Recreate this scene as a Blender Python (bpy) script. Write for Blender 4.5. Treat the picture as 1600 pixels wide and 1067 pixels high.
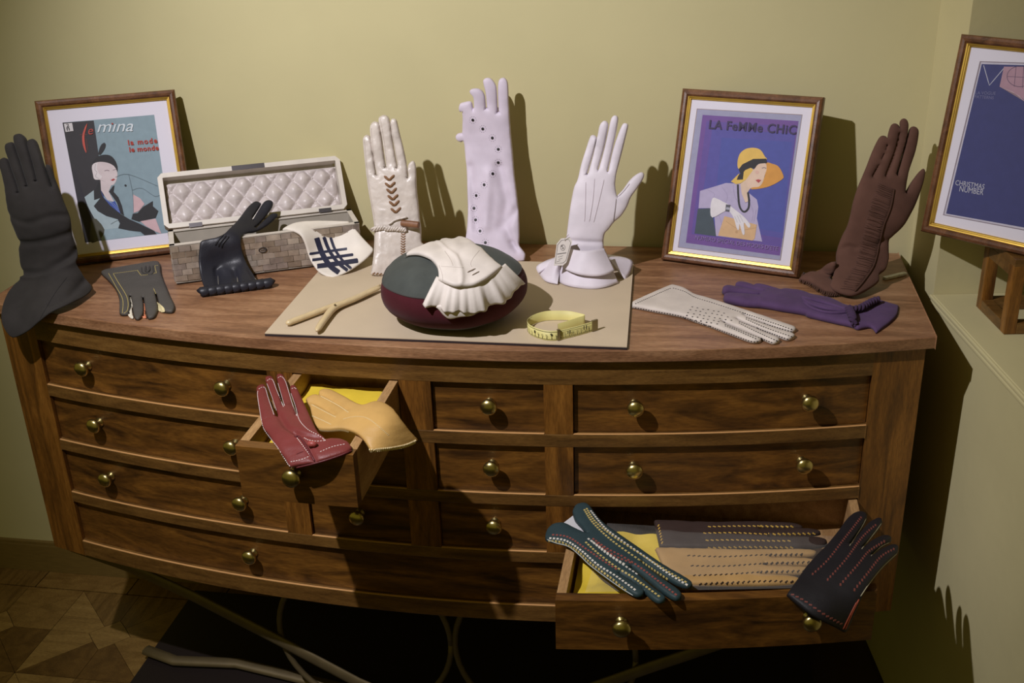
import bpy, bmesh, math, random
import numpy as np
from mathutils import Vector, Matrix, noise
from mathutils.bvhtree import BVHTree
from mathutils.geometry import delaunay_2d_cdt

random.seed(7); np.random.seed(7)
for o in list(bpy.data.objects): bpy.data.objects.remove(o)
scene = bpy.context.scene
COL = scene.collection
T = 0.89                                   # height of the chest top above the floor; all building below uses z = 0 at the chest top

# ------------------------------------------------------------------ camera
FOC, YAW, PIT, ROL = 1703.04, -0.18075, 0.41685, -0.03381
CAM = np.array([0.44076, -1.6491, 0.69822])
def _rot():
    cy, sy, cp, sp = math.cos(YAW), math.sin(YAW), math.cos(PIT), math.sin(PIT)
    fw = np.array([sy*cp, cy*cp, -sp]); ri = np.array([cy, -sy, 0]); up = np.cross(ri, fw)
    cr, sr = math.cos(ROL), math.sin(ROL)
    return np.array([cr*ri+sr*up, -sr*ri+cr*up, fw])
RM = _rot()
cd = bpy.data.cameras.new('camera'); cam = bpy.data.objects.new('camera', cd); COL.objects.link(cam)
cd.sensor_width = 36; cd.sensor_fit = 'HORIZONTAL'; cd.lens = FOC/1600*36; cd.clip_start = .05
m = Matrix.Identity(4)
for i in range(3):
    m[i][0] = RM[0][i]; m[i][1] = RM[1][i]; m[i][2] = -RM[2][i]; m[i][3] = CAM[i]+(T if i == 2 else 0)
cam.matrix_world = m
scene.camera = cam

# ------------------------------------------------------------------ light
vs = scene.view_settings
vs.view_transform = 'Standard'; vs.look = 'None'; vs.gamma = 1; vs.exposure = 0; vs.use_curve_mapping = False
w = bpy.data.worlds.new('world'); scene.world = w; w.use_nodes = True
bg = w.node_tree.nodes['Background']; bg.inputs[0].default_value = (1.0, .86, .17, 1); bg.inputs[1].default_value = .135
def spot(name, loc, aim, power, angle, blend, col, rad):
    l = bpy.data.lights.new(name, 'SPOT'); l.energy = power; l.spot_size = math.radians(angle); l.spot_blend = blend
    l.color = col; l.shadow_soft_size = rad
    o = bpy.data.objects.new(name, l); COL.objects.link(o)
    L = Vector(loc)+Vector((0, 0, T)); o.location = L
    o.rotation_euler = (Vector(aim)+Vector((0, 0, T))-L).to_track_quat('-Z', 'Y').to_euler()
    return o
LIGHT = (-.50, -1.05, 1.40)
spot('ceiling_spotlight', LIGHT, (.08, .25, .02), 136, 78, .9, (.97, .94, 1.0), .016)

# ------------------------------------------------------------------ projection helpers (photo pixel -> point of the place)
def rays(px):
    px = np.atleast_2d(np.array(px, float))
    return np.stack([(px[:, 0]-800)/FOC, -(px[:, 1]-533.5)/FOC, np.ones(len(px))], 1) @ RM
def proj(P):
    d = (np.atleast_2d(P)-CAM) @ RM.T
    return np.stack([800+FOC*d[:, 0]/d[:, 2], 533.5-FOC*d[:, 1]/d[:, 2]], 1)
def onplane(px, P0, n):
    d = rays(px); n = np.array(n, float)
    return CAM+d*(((np.array(P0)-CAM) @ n)/(d @ n))[:, None]
def onz(px, py, z=0): return onplane([(px, py)], (0, 0, z), (0, 0, 1))[0]
def ony(px, py, y): return onplane([(px, py)], (0, y, 0), (0, 1, 0))[0]
def zf(ox, oy, s):                                   # points measured in an enlarged view
    return lambda pts: [((ox+a[0]*s, oy+a[1]*s)+tuple(a[2:])) for a in pts]

# ------------------------------------------------------------------ object helpers
ROOT = {}
def empty(name, loc, label, cat, group=None):
    o = bpy.data.objects.new(name, None); COL.objects.link(o); o.empty_display_size = .05
    o.location = Vector(loc)+Vector((0, 0, T)); ROOT[o.name] = np.array(loc, float)
    o['label'] = label; o['category'] = cat
    if group: o['group'] = group
    return o
def obj(name, verts, faces, mat, parent=None, smooth=False, mats=None, fmat=None, label=None, cat=None, kind=None, group=None, bevel=0):
    verts = np.array(verts, float).reshape(-1, 3)
    if parent is not None:
        r = parent
        while r.parent is not None: r = r.parent
        base = ROOT[r.name]
    else:
        base = np.array([verts[:, 0].mean(), verts[:, 1].mean(), verts[:, 2].min()])
    me = bpy.data.meshes.new(name)
    me.from_pydata((verts-base).tolist(), [], [tuple(int(i) for i in f) for f in faces])
    for mm in (mats or [mat]): me.materials.append(mm)
    if fmat is not None: me.polygons.foreach_set('material_index', list(fmat))
    if smooth: me.polygons.foreach_set('use_smooth', [True]*len(me.polygons))
    me.update()
    o = bpy.data.objects.new(name, me); COL.objects.link(o)
    if parent is not None: o.parent = parent
    else:
        o.location = Vector(base)+Vector((0, 0, T)); ROOT[o.name] = base
    if bevel:
        b = o.modifiers.new('bevel', 'BEVEL'); b.width = bevel; b.segments = 2; b.limit_method = 'ANGLE'
    if label: o['label'] = label
    if cat: o['category'] = cat
    if kind: o['kind'] = kind
    if any(q in name for q in ('stitching', '_lacing', 'black_dots', 'pinholes')) or name == 'lacing': o['kind'] = 'stuff'
    if group: o['group'] = group
    return o
class MB:                                            # collects shapes into one mesh
    def __init__(s): s.v = []; s.f = []; s.m = []
    def add(s, v, f, mi=0):
        n = len(s.v); s.v += [tuple(map(float, q)) for q in v]; s.f += [tuple(int(i)+n for i in q) for q in f]; s.m += [mi]*len(f)
    def box(s, c0, c1, mi=0):
        x0, y0, z0 = c0; x1, y1, z1 = c1
        s.obox(np.array([x0, y0, z0]), np.array([x1-x0, 0, 0]), np.array([0, y1-y0, 0]), np.array([0, 0, z1-z0]), mi)
    def obox(s, o, a, b, c, mi=0):
        o = np.array(o, float); v = [o, o+a, o+a+b, o+b, o+c, o+a+c, o+a+b+c, o+b+c]
        s.add(v, [(0, 3, 2, 1), (4, 5, 6, 7), (0, 1, 5, 4), (1, 2, 6, 5), (2, 3, 7, 6), (3, 0, 4, 7)], mi)
    def tube(s, pts, rad, n=8, mi=0, flat=1.0, up=None):
        pts = np.array(pts, float); N = len(pts)
        if N < 2: return
        rad = np.full(N, rad) if np.isscalar(rad) else np.array(rad)
        t = np.gradient(pts, axis=0); t /= np.linalg.norm(t, axis=1)[:, None]+1e-12
        u0 = np.array(up if up is not None else (0, 0, 1.)); vv = []
        for i in range(N):
            a = np.cross(t[i], u0); l = np.linalg.norm(a)
            if l < 1e-4: a = np.cross(t[i], (1., 0, 0)); l = np.linalg.norm(a)
            a /= l; b = np.cross(a, t[i])
            for k in range(n):
                th = 2*math.pi*k/n; vv.append(pts[i]+rad[i]*(math.cos(th)*a+flat*math.sin(th)*b))
        ff = [(i*n+k, i*n+(k+1) % n, (i+1)*n+(k+1) % n, (i+1)*n+k) for i in range(N-1) for k in range(n)]
        ff += [tuple(range(n-1, -1, -1)), tuple((N-1)*n+k for k in range(n))]
        s.add(vv, ff, mi)
    def lathe(s, o, ax, prof, n=20, mi=0):
        ax = np.array(ax, float); ax /= np.linalg.norm(ax); a = np.cross(ax, (0.3, 0.1, 1)); a /= np.linalg.norm(a); b = np.cross(ax, a)
        vv = [np.array(o)+ax*h+r*(math.cos(2*math.pi*k/n)*a+math.sin(2*math.pi*k/n)*b) for (r, h) in prof for k in range(n)]
        ff = [(i*n+k, i*n+(k+1) % n, (i+1)*n+(k+1) % n, (i+1)*n+k) for i in range(len(prof)-1) for k in range(n)]
        ff += [tuple(range(n-1, -1, -1)), tuple((len(prof)-1)*n+k for k in range(n))]
        s.add(vv, ff, mi)
    def build(s, name, mat, parent=None, **k):
        mats = mat if isinstance(mat, list) else None
        return obj(name, s.v, s.f, None if mats else mat, parent, mats=mats, fmat=s.m if mats else None, **k)

# ------------------------------------------------------------------ materials
def srgb(r, g, b): return tuple(((c/255)/12.92 if c/255 <= .04045 else ((c/255+.055)/1.055)**2.4) for c in (r, g, b))+(1,)
MATS = {}
def base_mat(name):
    m = bpy.data.materials.new(name); m.use_nodes = True
    nt = m.node_tree; return m, nt, nt.nodes['Principled BSDF']
def N(nt, t, **k):
    n = nt.nodes.new(t)
    for a, b in k.items():
        if a.startswith('i_'): n.inputs[int(a[2:]) if a[2:].isdigit() else a[2:].replace('_', ' ')].default_value = b
        else: setattr(n, a, b)
    return n
def plain(name, col, rough=.5, metal=0, var=.0, vscale=40, bump=0, bscale=300, sheen=0, spec=.5, coat=0, alpha=1, stretch=(1, 1, 1)):
    m, nt, p = base_mat(name)
    p.inputs['Roughness'].default_value = rough; p.inputs['Metallic'].default_value = metal
    p.inputs['Specular IOR Level'].default_value = spec
    if sheen: p.inputs['Sheen Weight'].default_value = sheen
    if coat: p.inputs['Coat Weight'].default_value = coat
    tc = N(nt, 'ShaderNodeTexCoord'); mp = N(nt, 'ShaderNodeMapping'); mp.inputs['Scale'].default_value = stretch
    nt.links.new(tc.outputs['Object'], mp.inputs[0])
    if var:
        nz = N(nt, 'ShaderNodeTexNoise'); nz.inputs['Scale'].default_value = vscale; nz.inputs['Detail'].default_value = 4
        nt.links.new(mp.outputs[0], nz.inputs['Vector'])
        cr = N(nt, 'ShaderNodeValToRGB'); c = np.array(col[:3])
        cr.color_ramp.elements[0].position = .3; cr.color_ramp.elements[1].position = .7
        cr.color_ramp.elements[0].color = (*np.clip(c*(1-var), 0, 1), 1); cr.color_ramp.elements[1].color = (*np.clip(c*(1+var), 0, 1), 1)
        nt.links.new(nz.outputs[0], cr.inputs[0]); nt.links.new(cr.outputs[0], p.inputs['Base Color'])
    else: p.inputs['Base Color'].default_value = col
    if bump:
        nb = N(nt, 'ShaderNodeTexNoise'); nb.inputs['Scale'].default_value = bscale; nb.inputs['Detail'].default_value = 3
        nt.links.new(mp.outputs[0], nb.inputs['Vector'])
        bp = N(nt, 'ShaderNodeBump'); bp.inputs['Strength'].default_value = bump; bp.inputs['Distance'].default_value = .001
        nt.links.new(nb.outputs[0], bp.inputs['Height']); nt.links.new(bp.outputs[0], p.inputs['Normal'])
    MATS[name] = m; return m
def wood(name, dark, mid, light, stretch, scale=6, dist=1.5, rough=.42, fine=1.0, coat=.15, pos=(.3, .5, .7)):
    m, nt, p = base_mat(name)
    tc = N(nt, 'ShaderNodeTexCoord'); mp = N(nt, 'ShaderNodeMapping'); mp.inputs['Scale'].default_value = stretch
    nt.links.new(tc.outputs['Object'], mp.inputs[0])
    n1 = N(nt, 'ShaderNodeTexNoise'); n1.inputs['Scale'].default_value = scale; n1.inputs['Detail'].default_value = 5; n1.inputs['Distortion'].default_value = dist
    n2 = N(nt, 'ShaderNodeTexNoise'); n2.inputs['Scale'].default_value = scale*14; n2.inputs['Detail'].default_value = 3
    for n in (n1, n2): nt.links.new(mp.outputs[0], n.inputs['Vector'])
    cr = N(nt, 'ShaderNodeValToRGB'); e = cr.color_ramp.elements
    e[0].position = pos[0]; e[0].color = dark; e[1].position = pos[2]; e[1].color = light
    x = e.new(pos[1]); x.color = mid
    nt.links.new(n1.outputs[0], cr.inputs[0])
    mx = N(nt, 'ShaderNodeMix', data_type='RGBA', blend_type='MULTIPLY'); mx.inputs[0].default_value = .55*fine
    c2 = N(nt, 'ShaderNodeValToRGB'); c2.color_ramp.elements[0].position = .35; c2.color_ramp.elements[0].color = (.45, .42, .4, 1); c2.color_ramp.elements[1].position = .6
    nt.links.new(n2.outputs[0], c2.inputs[0]); nt.links.new(cr.outputs[0], mx.inputs[6]); nt.links.new(c2.outputs[0], mx.inputs[7])
    nt.links.new(mx.outputs[2], p.inputs['Base Color'])
    p.inputs['Roughness'].default_value = rough; p.inputs['Coat Weight'].default_value = coat; p.inputs['Coat Roughness'].default_value = .3
    bp = N(nt, 'ShaderNodeBump'); bp.inputs['Strength'].default_value = .12; bp.inputs['Distance'].default_value = .001
    nt.links.new(n2.outputs[0], bp.inputs['Height']); nt.links.new(bp.outputs[0], p.inputs['Normal'])
    MATS[name] = m; return m
def clear(name, tint, gloss_rough, fac):
    m = bpy.data.materials.new(name); m.use_nodes = True; nt = m.node_tree; nt.nodes.remove(nt.nodes['Principled BSDF'])
    t = N(nt, 'ShaderNodeBsdfTransparent'); t.inputs[0].default_value = tint
    g = N(nt, 'ShaderNodeBsdfGlossy'); g.inputs['Roughness'].default_value = gloss_rough
    mx = N(nt, 'ShaderNodeMixShader'); mx.inputs[0].default_value = fac
    nt.links.new(t.outputs[0], mx.inputs[1]); nt.links.new(g.outputs[0], mx.inputs[2]); nt.links.new(mx.outputs[0], nt.nodes['Material Output'].inputs[0])
    MATS[name] = m; return m

M_wall = plain('wall_paint', (.56, .505, .285, 1), .75, var=.05, vscale=3, bump=.25, bscale=60, spec=.2)
M_wallr = plain('niche_paint', (.58, .52, .29, 1), .75, var=.06, vscale=4, bump=.4, bscale=45, spec=.2)
M_top = wood('walnut_top', srgb(122, 84, 58), srgb(150, 108, 76), srgb(172, 130, 96), (1.2, 9, 9), 5, .8, .45)
M_rail = wood('walnut_rail', srgb(86, 58, 25), srgb(112, 78, 36), srgb(130, 94, 46), (1.5, 10, 14), 5, .8)
M_stile = wood('walnut_stile', srgb(84, 52, 18), srgb(122, 78, 28), srgb(150, 100, 40), (12, 10, 1.3), 4, 1.2)
M_fig = wood('figured_walnut', srgb(58, 34, 12), srgb(103, 66, 24), srgb(134, 89, 34), (1.3, 6, 7), 3.2, 2.0, .42, .9)
M_side = wood('drawer_oak', srgb(150, 112, 70), srgb(172, 134, 88), srgb(190, 152, 104), (9, 1.2, 9), 6, .6, .55, .8, 0)
M_ledge_hl = plain('ledge_highlight', srgb(206, 156, 100), .45, var=.08, stretch=(2, 8, 8))  # pale tone paints the highlight along the drawer ledges
M_dark = plain('dark_interior', (.02, .013, .008, 1), .8)
M_brass = plain('brass', (.58, .47, .20, 1), .28, 1, var=.12, vscale=60, bump=.05)
M_iron = plain('bronzed_metal', (.16, .12, .06, 1), .5, .4, var=.1)
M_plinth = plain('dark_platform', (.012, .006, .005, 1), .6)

# ------------------------------------------------------------------ setting
YB = .385
TH = math.radians(-8.66)
wd = np.array([math.sin(TH), math.cos(TH), 0]); wn = np.array([-math.cos(TH), math.sin(TH), 0])
WC = np.array([.8345, YB, 0])
def rw(s, z, d=0): return WC-wd*s-wn*d+np.array([0, 0, z])      # right wall: s forward from the corner, d depth behind the face
def struct(name, mb, mat, **k): return mb.build(name, mat, kind='structure', **k)
b = MB(); b.box((-3.2, YB, -.89), (.8345, YB+.15, 1.6)); struct('wall_back', b, M_wall)
ZS = -.03; S0 = (YB-.245)/math.cos(TH)
b = MB()
def rwbox(s0, s1, z0, z1, d0, d1): b.obox(rw(s0, z0, d0), rw(s1, z0, d0)-rw(s0, z0, d0), -wn*(d1-d0), np.array([0, 0, z1-z0]))
rwbox(0, S0, -.89, 1.6, 0, .42); rwbox(S0, 2.6, -.89, ZS-.012, 0, .42); rwbox(S0, 2.6, .95, 1.6, 0, .42)
rwbox(1.3, 2.6, ZS-.012, .95, 0, .42); rwbox(S0, 1.3, ZS-.012, .95, .40, .42)
struct('wall_right', b, M_wallr)
b = MB()
rwbox(S0, 1.3, ZS-.012, ZS, -.002, .40); rwbox(S0-.004, 1.3, ZS-.008, ZS-.001, -.006, 0); rwbox(S0-.004, 1.3, ZS-.018, ZS-.011, -.004, 0)
struct('trim_1', b, M_wallr, bevel=.002)
b = MB(); b.box((-3.2, YB-.014, -.89), (.8345-.02, YB, -.815)); b.box((-3.2, YB-.010, -.815), (.8345-.02, YB, -.807)); struct('baseboard_back', b, plain('baseboard_wood', srgb(120, 98, 52), .5, var=.1, stretch=(1, 8, 8)))
# floor with parquet pieces
b = MB(); b.box((-3.2, -2.6, -.93), (2.4, YB, -.894)); floor = struct('floor', b, plain('floor_base', srgb(58, 40, 16), .6))
PQ = [wood('parquet_%d' % i, srgb(*a), srgb(*c), srgb(*d), st, 5, .8, .4) for i, (a, c, d, st) in enumerate([
    ((104, 76, 36), (124, 94, 48), (140, 108, 58), (10, 1.5, 1)), ((134, 104, 56), (152, 120, 66), (164, 132, 76), (1.5, 10, 1)),
    ((88, 60, 26), (104, 74, 34), (120, 88, 42), (6, 6, 1)), ((120, 90, 44), (138, 106, 56), (150, 118, 64), (4, 9, 1))])]
def piece(poly, mi):
    c = np.mean(poly, axis=0); q = [c+(np.array(a)-c)*.988 for a in poly]; n = len(q)
    v = [(x, y, -.894) for x, y in q]+[(x, y, -.89) for x, y in q]
    obj('parquet_piece', v, [tuple(range(n, 2*n))]+[(i, (i+1) % n, n+(i+1) % n, n+i) for i in range(n)], PQ[mi], floor)
for k in range(6): piece([(-1.6+k*.24, YB-.075), (-1.6+(k+1)*.24, YB-.075), (-1.6+(k+1)*.24, YB-.014), (-1.6+k*.24, YB-.014)], [3, 0][k % 2])
S = .29
for i in range(4):
    for j in range(3):
        x0 = -1.57+i*S; y1 = YB-.078-j*S; y0 = y1-S; cx, cy = x0+S/2, y0+S/2
        cn = [(x0, y0), (x0+S, y0), (x0+S, y1), (x0, y1)]
        for k in range(4):
            a, c = np.array(cn[k]), np.array(cn[(k+1) % 4]); mid = (a+c)/2; ce = np.array([cx, cy])
            piece([a, mid, ce+(mid-ce)*.35, ce+(a-ce)*.18], (k+i) % 4)
            piece([mid, c, ce+(c-ce)*.18, ce+(mid-ce)*.35], (k+j+2) % 4)
        ce = np.array([cx, cy])
        st = []
        for k in range(4):
            a, c = np.array(cn[k]), np.array(cn[(k+1) % 4]); st += [ce+(a-ce)*.18, ce+((a+c)/2-ce)*.35]
        piece(st, 1)

# ------------------------------------------------------------------ chest of drawers
BOW, HW = .12489, .83
RC = (HW*HW+BOW*BOW)/(2*BOW)
def arc(x): return -(math.sqrt(RC*RC-x*x)-(RC-BOW))
chest = empty('chest_of_drawers', (0, .15, -.89), 'bow-front walnut chest of drawers with brass knobs, two drawers pulled open', 'chest of drawers')
def bow_slab(mb, x0, x1, z0, z1, off, th, n=None, mi=0, back=None):
    n = n or max(2, int((x1-x0)/.03)); xs = np.linspace(x0, x1, n+1); v = []
    for x in xs:
        y = arc(x)+off; yb = y+th if back is None else back
        v += [(x, y, z0), (x, y, z1), (x, yb, z1), (x, yb, z0)]
    f = [(i*4+k, (i+1)*4+k, (i+1)*4+(k+1) % 4, i*4+(k+1) % 4) for i in range(n) for k in range(4)]
    f = [tuple(reversed(q)) for q in f]+[(0, 1, 2, 3), (n*4+3, n*4+2, n*4+1, n*4)]
    mb.add(v, f, mi)
b = MB(); bow_slab(b, -.812, .812, -.020, 0, -.0113, 0, 60, back=.3763); b.build('chest_top', M_top, chest, bevel=.0015)
ROWS = [(-.0636, -.1532), (-.177, -.2678), (-.290, -.3816), (-.404, -.4935)]
ZB = -.5277; XS = .72; X0, X1, X2 = .0263, .2088, .2548
def part_slab(name, x0, x1, z0, z1, mat, off=0, th=.02, **k):
    b = MB(); bow_slab(b, x0, x1, z0, z1, off, th); return b.build(name, mat, chest, **k)
part_slab('rail', -XS, XS, ROWS[0][0], -.0205, M_rail)
for a in range(3): part_slab('rail', -XS, XS, ROWS[a+1][0], ROWS[a][1], M_rail, bevel=.0014)
part_slab('rail', -XS, XS, ZB, ROWS[3][1], M_rail, bevel=.0014)
for s in (-1, 1):
    x0, x1 = (XS, .80) if s > 0 else (-.80, -XS); part_slab('stile', x0, x1, ZB, -.0205, M_stile)
for r in range(3):
    for x0, x1 in ((-X2, -X1), (-X0, X0), (X1, X2)): part_slab('stile', x0, x1, ROWS[r][1], ROWS[r][0], M_stile, off=.0004)
b = MB()
b.box((-.80, .012, ZB), (-.785, .365, -.0205)); b.box((.785, .012, ZB), (.80, .365, -.0205)); b.box((-.80, .355, ZB), (.80, .365, -.0205))
b.box((-.785, -.005, ZB), (.785, .355, ZB+.012)); bow_slab(b, -.70, .70, ZB, ZB+.012, .02, 0, back=.0)
b.build('carcass', M_stile, chest)
def knob(parent, x, z, off):
    mb = MB(); dx = .001; nrm = np.array([(arc(x+dx)-arc(x-dx))/(2*dx), -1, 0]); nrm /= np.linalg.norm(nrm)
    mb.lathe((x, arc(x)+off, z), nrm, [(.009, -.001), (.009, .002), (.006, .004), (.006, .0095), (.010, .0118), (.0136, .0146), (.0142, .0182), (.0122, .0218), (.0075, .0242), (.002, .0250)], 24)
    mb.build('knob', M_brass, parent, smooth=True)
def closed(x0, x1, r, knobs):
    z1, z0 = ROWS[r]; b = MB(); bow_slab(b, x0+.0012, x1-.0012, z0+.0008, z1-.0015, .009, .012)
    d = b.build('drawer', M_fig, chest)
    for kx in knobs: knob(d, kx, (z0+z1)/2+.006, .009)
    b = MB(); bow_slab(b, x0+.0005, x1-.0005, z0-.0002, z0+.0008, -.0004, .0036); b.build('ledge_highlight_strip', M_ledge_hl, chest)  # added thin strip; its colour stands in for light caught on the ledge
def opened(x0, x1, r, knobs, pull, depth):
    z1, z0 = ROWS[r]; z1 -= .002; z0 += .001; x0 += .0015; x1 -= .0015; off = .0055-pull
    b = MB(); bow_slab(b, x0, x1, z0, z1, off, .018, mi=0)
    yf0, yf1 = arc(x0)+off, arc(x1)+off; yb = max(yf0, yf1)+depth
    b.box((x0, yf0+.0185, z0), (x0+.014, yb, z1-.001), 1); b.box((x1-.014, yf1+.0185, z0), (x1, yb, z1-.001), 1)
    b.box((x0+.014, yb-.012, z0), (x1-.014, yb, z1-.004), 1)
    bow_slab(b, x0+.014, x1-.014, z0+.004, z0+.010, off+.019, 0, mi=1, back=yb-.012)
    d = b.build('drawer', [M_fig, M_side], chest)
    d['label'] = 'drawer pulled open'
    for kx in knobs: knob(d, kx, (z0+z1)/2+.008, off)
for r in range(3):
    closed(-XS, -X2, r, (-.62, -.338))
    if r == 0: opened(-X1, -X0, 0, ((-X1-X0)/2,), .247, .30)
    else: closed(-X1, -X0, r, ((-X1-X0)/2,))
    closed(X0, X1, r, (.1205,))
    if r == 2: opened(X2, XS, 2, (.352, .622), .254, .30)
    else: closed(X2, XS, r, (.352, .622))
closed(-XS, XS, 3, (-.335, .335))
# stand: dark platform and bent metal bars
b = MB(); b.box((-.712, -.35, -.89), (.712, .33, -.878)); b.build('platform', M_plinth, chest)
for s in (-1, 1):
    b = MB(); R_ = .176; c = np.array([s*.180, .01, -.703])
    pts = [c+R_*np.array([math.cos(t), 0, math.sin(t)]) for t in np.linspace(0, 2*math.pi, 49)]
    b.tube(pts, .006, 8, up=(0, 1, 0)); b.build('ring', M_iron, chest, smooth=True)
    cp = [(-.77, -.532), (-.65, -.572), (-.53, -.628), (-.376, -.712), (-.2, -.812), (-.07, -.868), (0.0, -.874)]
    cp = [(s*-x, z) for x, z in cp]
    b = MB(); b.tube([(x, 0.0, z) for x, z in cp], .013, 10, up=(0, 1, 0), flat=.4); b.build('curved_brace', M_iron, chest, smooth=True)
    b = MB(); b.tube([(s*x, y, -.868) for x, y in ((.72, .10), (.64, .075), (.5, .085), (.36, .06), (.2, .03), (0, .02))], .014, 8, up=(0, 0, 1), flat=.6)
    b.build('floor_bar', M_iron, chest, smooth=True)

# ------------------------------------------------------------------ soft goods: outline -> inflated leather
def smooth_outline(pts, closed=True, sub=6):
    """Catmull-Rom through the points; a point with a third value is a sharp corner."""
    n = len(pts); P = [np.array(a[:2], float) for a in pts]; cor = [len(a) > 2 for a in pts]; out = []
    for i in range(n if closed else n-1):
        p1, p2 = P[i], P[(i+1) % n]
        p0 = p1 if (cor[i] or (not closed and i == 0)) else P[i-1]
        p3 = p2 if (cor[(i+1) % n] or (not closed and i == n-2)) else P[(i+2) % n]
        for k in range(sub):
            t = k/sub
            out.append(.5*((2*p1)+(-p0+p2)*t+(2*p0-5*p1+4*p2-p3)*t*t+(-p0+3*p1-3*p2+p3)*t**3))
    if not closed: out.append(P[-1])
    return np.array(out)
def resample(P, step, closed=True):
    Q = np.vstack([P, P[:1]]) if closed else P
    d = np.linalg.norm(np.diff(Q, axis=0), axis=1); s = np.r_[0, np.cumsum(d)]; n = max(3, int(round(s[-1]/step)))
    t = np.linspace(0, s[-1], n+1)
    if closed: t = t[:-1]
    return np.stack([np.interp(t, s, Q[:, k]) for k in range(Q.shape[1])], 1)
def inside(pts, poly):
    x, y = pts[:, 0], pts[:, 1]; r = np.zeros(len(pts), bool); x1, y1 = poly[-1]
    for x2, y2 in poly:
        if y1 != y2:
            c = ((y2 > y) != (y1 > y)) & (x < (x1-x2)*(y-y2)/(y1-y2)+x2); r ^= c
        x1, y1 = x2, y2
    return r
def tri(poly, step, ring=False):
    lo, hi = poly.min(0), poly.max(0); g = []
    j = 0; y = lo[1]
    while y < hi[1]:
        for x in np.arange(lo[0]+(step/2 if j % 2 else 0), hi[0], step): g.append((x, y))
        y += step*.866; j += 1
    g = np.array(g); g = g[inside(g, poly)]
    if ring:
        tt_ = np.roll(poly, -1, 0)-np.roll(poly, 1, 0); tt_ /= np.linalg.norm(tt_, axis=1)[:, None]+1e-15; nn_ = np.stack([-tt_[:, 1], tt_[:, 0]], 1)
        if (poly[:, 0]*np.roll(poly[:, 1], -1)-np.roll(poly[:, 0], -1)*poly[:, 1]).sum() < 0: nn_ = -nn_
        R_ = []
        for d_ in (.42*step, 1.05*step):
            q_ = (poly+nn_*d_)[::2]; q_ = q_[inside(q_, poly)]; dd = np.min(((q_[:, None, :]-poly[None])**2).sum(2), axis=1); q_ = q_[dd > (d_*.93)**2]
            keep_ = []
            for p_ in q_:
                if not keep_ or np.min(((np.array(keep_)-p_)**2).sum(1)) > (.3*step)**2: keep_.append(p_)
            R_ += keep_
        R_ = np.array(R_)
        if len(g): g = g[np.min(((g[:, None, :]-poly[None])**2).sum(2), axis=1) > (1.6*step)**2]
        g = np.vstack([g, R_]) if len(g) else R_
    elif len(g):
        d2 = np.min(((g[:, None, :]-poly[None])**2).sum(2), axis=1); g = g[d2 > (step*.5)**2]
    V = [Vector(a) for a in poly]+[Vector(a) for a in g]
    n = len(poly); v, e, f, *_ = delaunay_2d_cdt(V, [], [list(range(n))], 1, 1e-7)
    return np.array([(a.x, a.y) for a in v]), [tuple(q) for q in f]
def inflate(poly, lam, cell):
    lo = poly.min(0)-2*cell; hi = poly.max(0)+2*cell
    nx, ny = [int(math.ceil(a)) for a in (hi-lo)/cell]
    X, Y = np.meshgrid(lo[0]+np.arange(nx)*cell, lo[1]+np.arange(ny)*cell, indexing='ij')
    msk = inside(np.stack([X.ravel(), Y.ravel()], 1), poly).reshape(nx, ny)
    h = np.zeros((nx, ny)); k = 1/(1+cell*cell/(4*lam*lam)); c = cell*cell*2/4
    for _ in range(int(min(900, 60+5*(lam/cell)**2))):
        a = np.zeros_like(h); a[1:-1, 1:-1] = (h[2:, 1:-1]+h[:-2, 1:-1]+h[1:-1, 2:]+h[1:-1, :-2])/4
        h = (a+c)*k*msk
    def f(p):
        q = (p-lo)/cell; i = np.clip(q[:, 0].astype(int), 0, nx-2); j = np.clip(q[:, 1].astype(int), 0, ny-2); u = q[:, 0]-i; v = q[:, 1]-j
        r = h[i, j]*(1-u)*(1-v)+h[i+1, j]*u*(1-v)+h[i, j+1]*(1-u)*v+h[i+1, j+1]*u*v
        return np.sqrt(np.maximum(r, 0))
    return f
def tps(pts, val):
    P = np.array(pts, float)/100; n = len(P)
    def U(r2): return np.where(r2 > 1e-12, r2*np.log(r2+1e-12), 0)
    K = U(((P[:, None]-P[None])**2).sum(2))+np.eye(n)*1e-3; A = np.c_[np.ones(n), P]
    M_ = np.block([[K, A], [A.T, np.zeros((3, 3))]]); s = np.linalg.lstsq(M_, np.r_[val, np.zeros(3)], rcond=None)[0]
    return lambda q: (lambda Q: U(((Q[:, None]-P[None])**2).sum(2)) @ s[:n]+np.c_[np.ones(len(Q)), Q] @ s[n:])(np.atleast_2d(np.array(q, float))/100)
class Surf:
    """A base sheet: a plane, bent along the lines of sight by control points (px, py, 'y'|'z'|'w', value)."""
    def __init__(s, P0, n, ctrl=None):
        s.P0 = np.array(P0, float); n = np.array(n, float); s.n = n/np.linalg.norm(n)
        a = np.cross((0, 0, 1.), s.n)
        if np.linalg.norm(a) < 1e-3: a = np.array([1., 0, 0])
        s.u = a/np.linalg.norm(a); s.v = np.cross(s.n, s.u); s.w = None
        if ctrl:
            ws = []
            for px, py, kd, val in ctrl:
                q = onplane([(px, py)], s.P0, s.n)[0]; d = q-CAM; L = np.linalg.norm(d); d = d/L
                ws.append(val if kd == 'w' else ((val-CAM[1])/d[1]-L if kd == 'y' else (val-CAM[2])/d[2]-L))
            s.w = tps([c[:2] for c in ctrl], np.array(ws))
    def uv(s, px):
        q = onplane([a[:2] for a in px], s.P0, s.n)-s.P0; return np.stack([q @ s.u, q @ s.v], 1)
    def at_uv(s, uv):
        q = s.P0+uv[:, :1]*s.u+uv[:, 1:]*s.v
        if s.w is None: return q
        d = q-CAM; d /= np.linalg.norm(d, axis=1)[:, None]
        return q+d*s.w(proj(q))[:, None]
    def P(s, px): return s.at_uv(s.uv(px))
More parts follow.
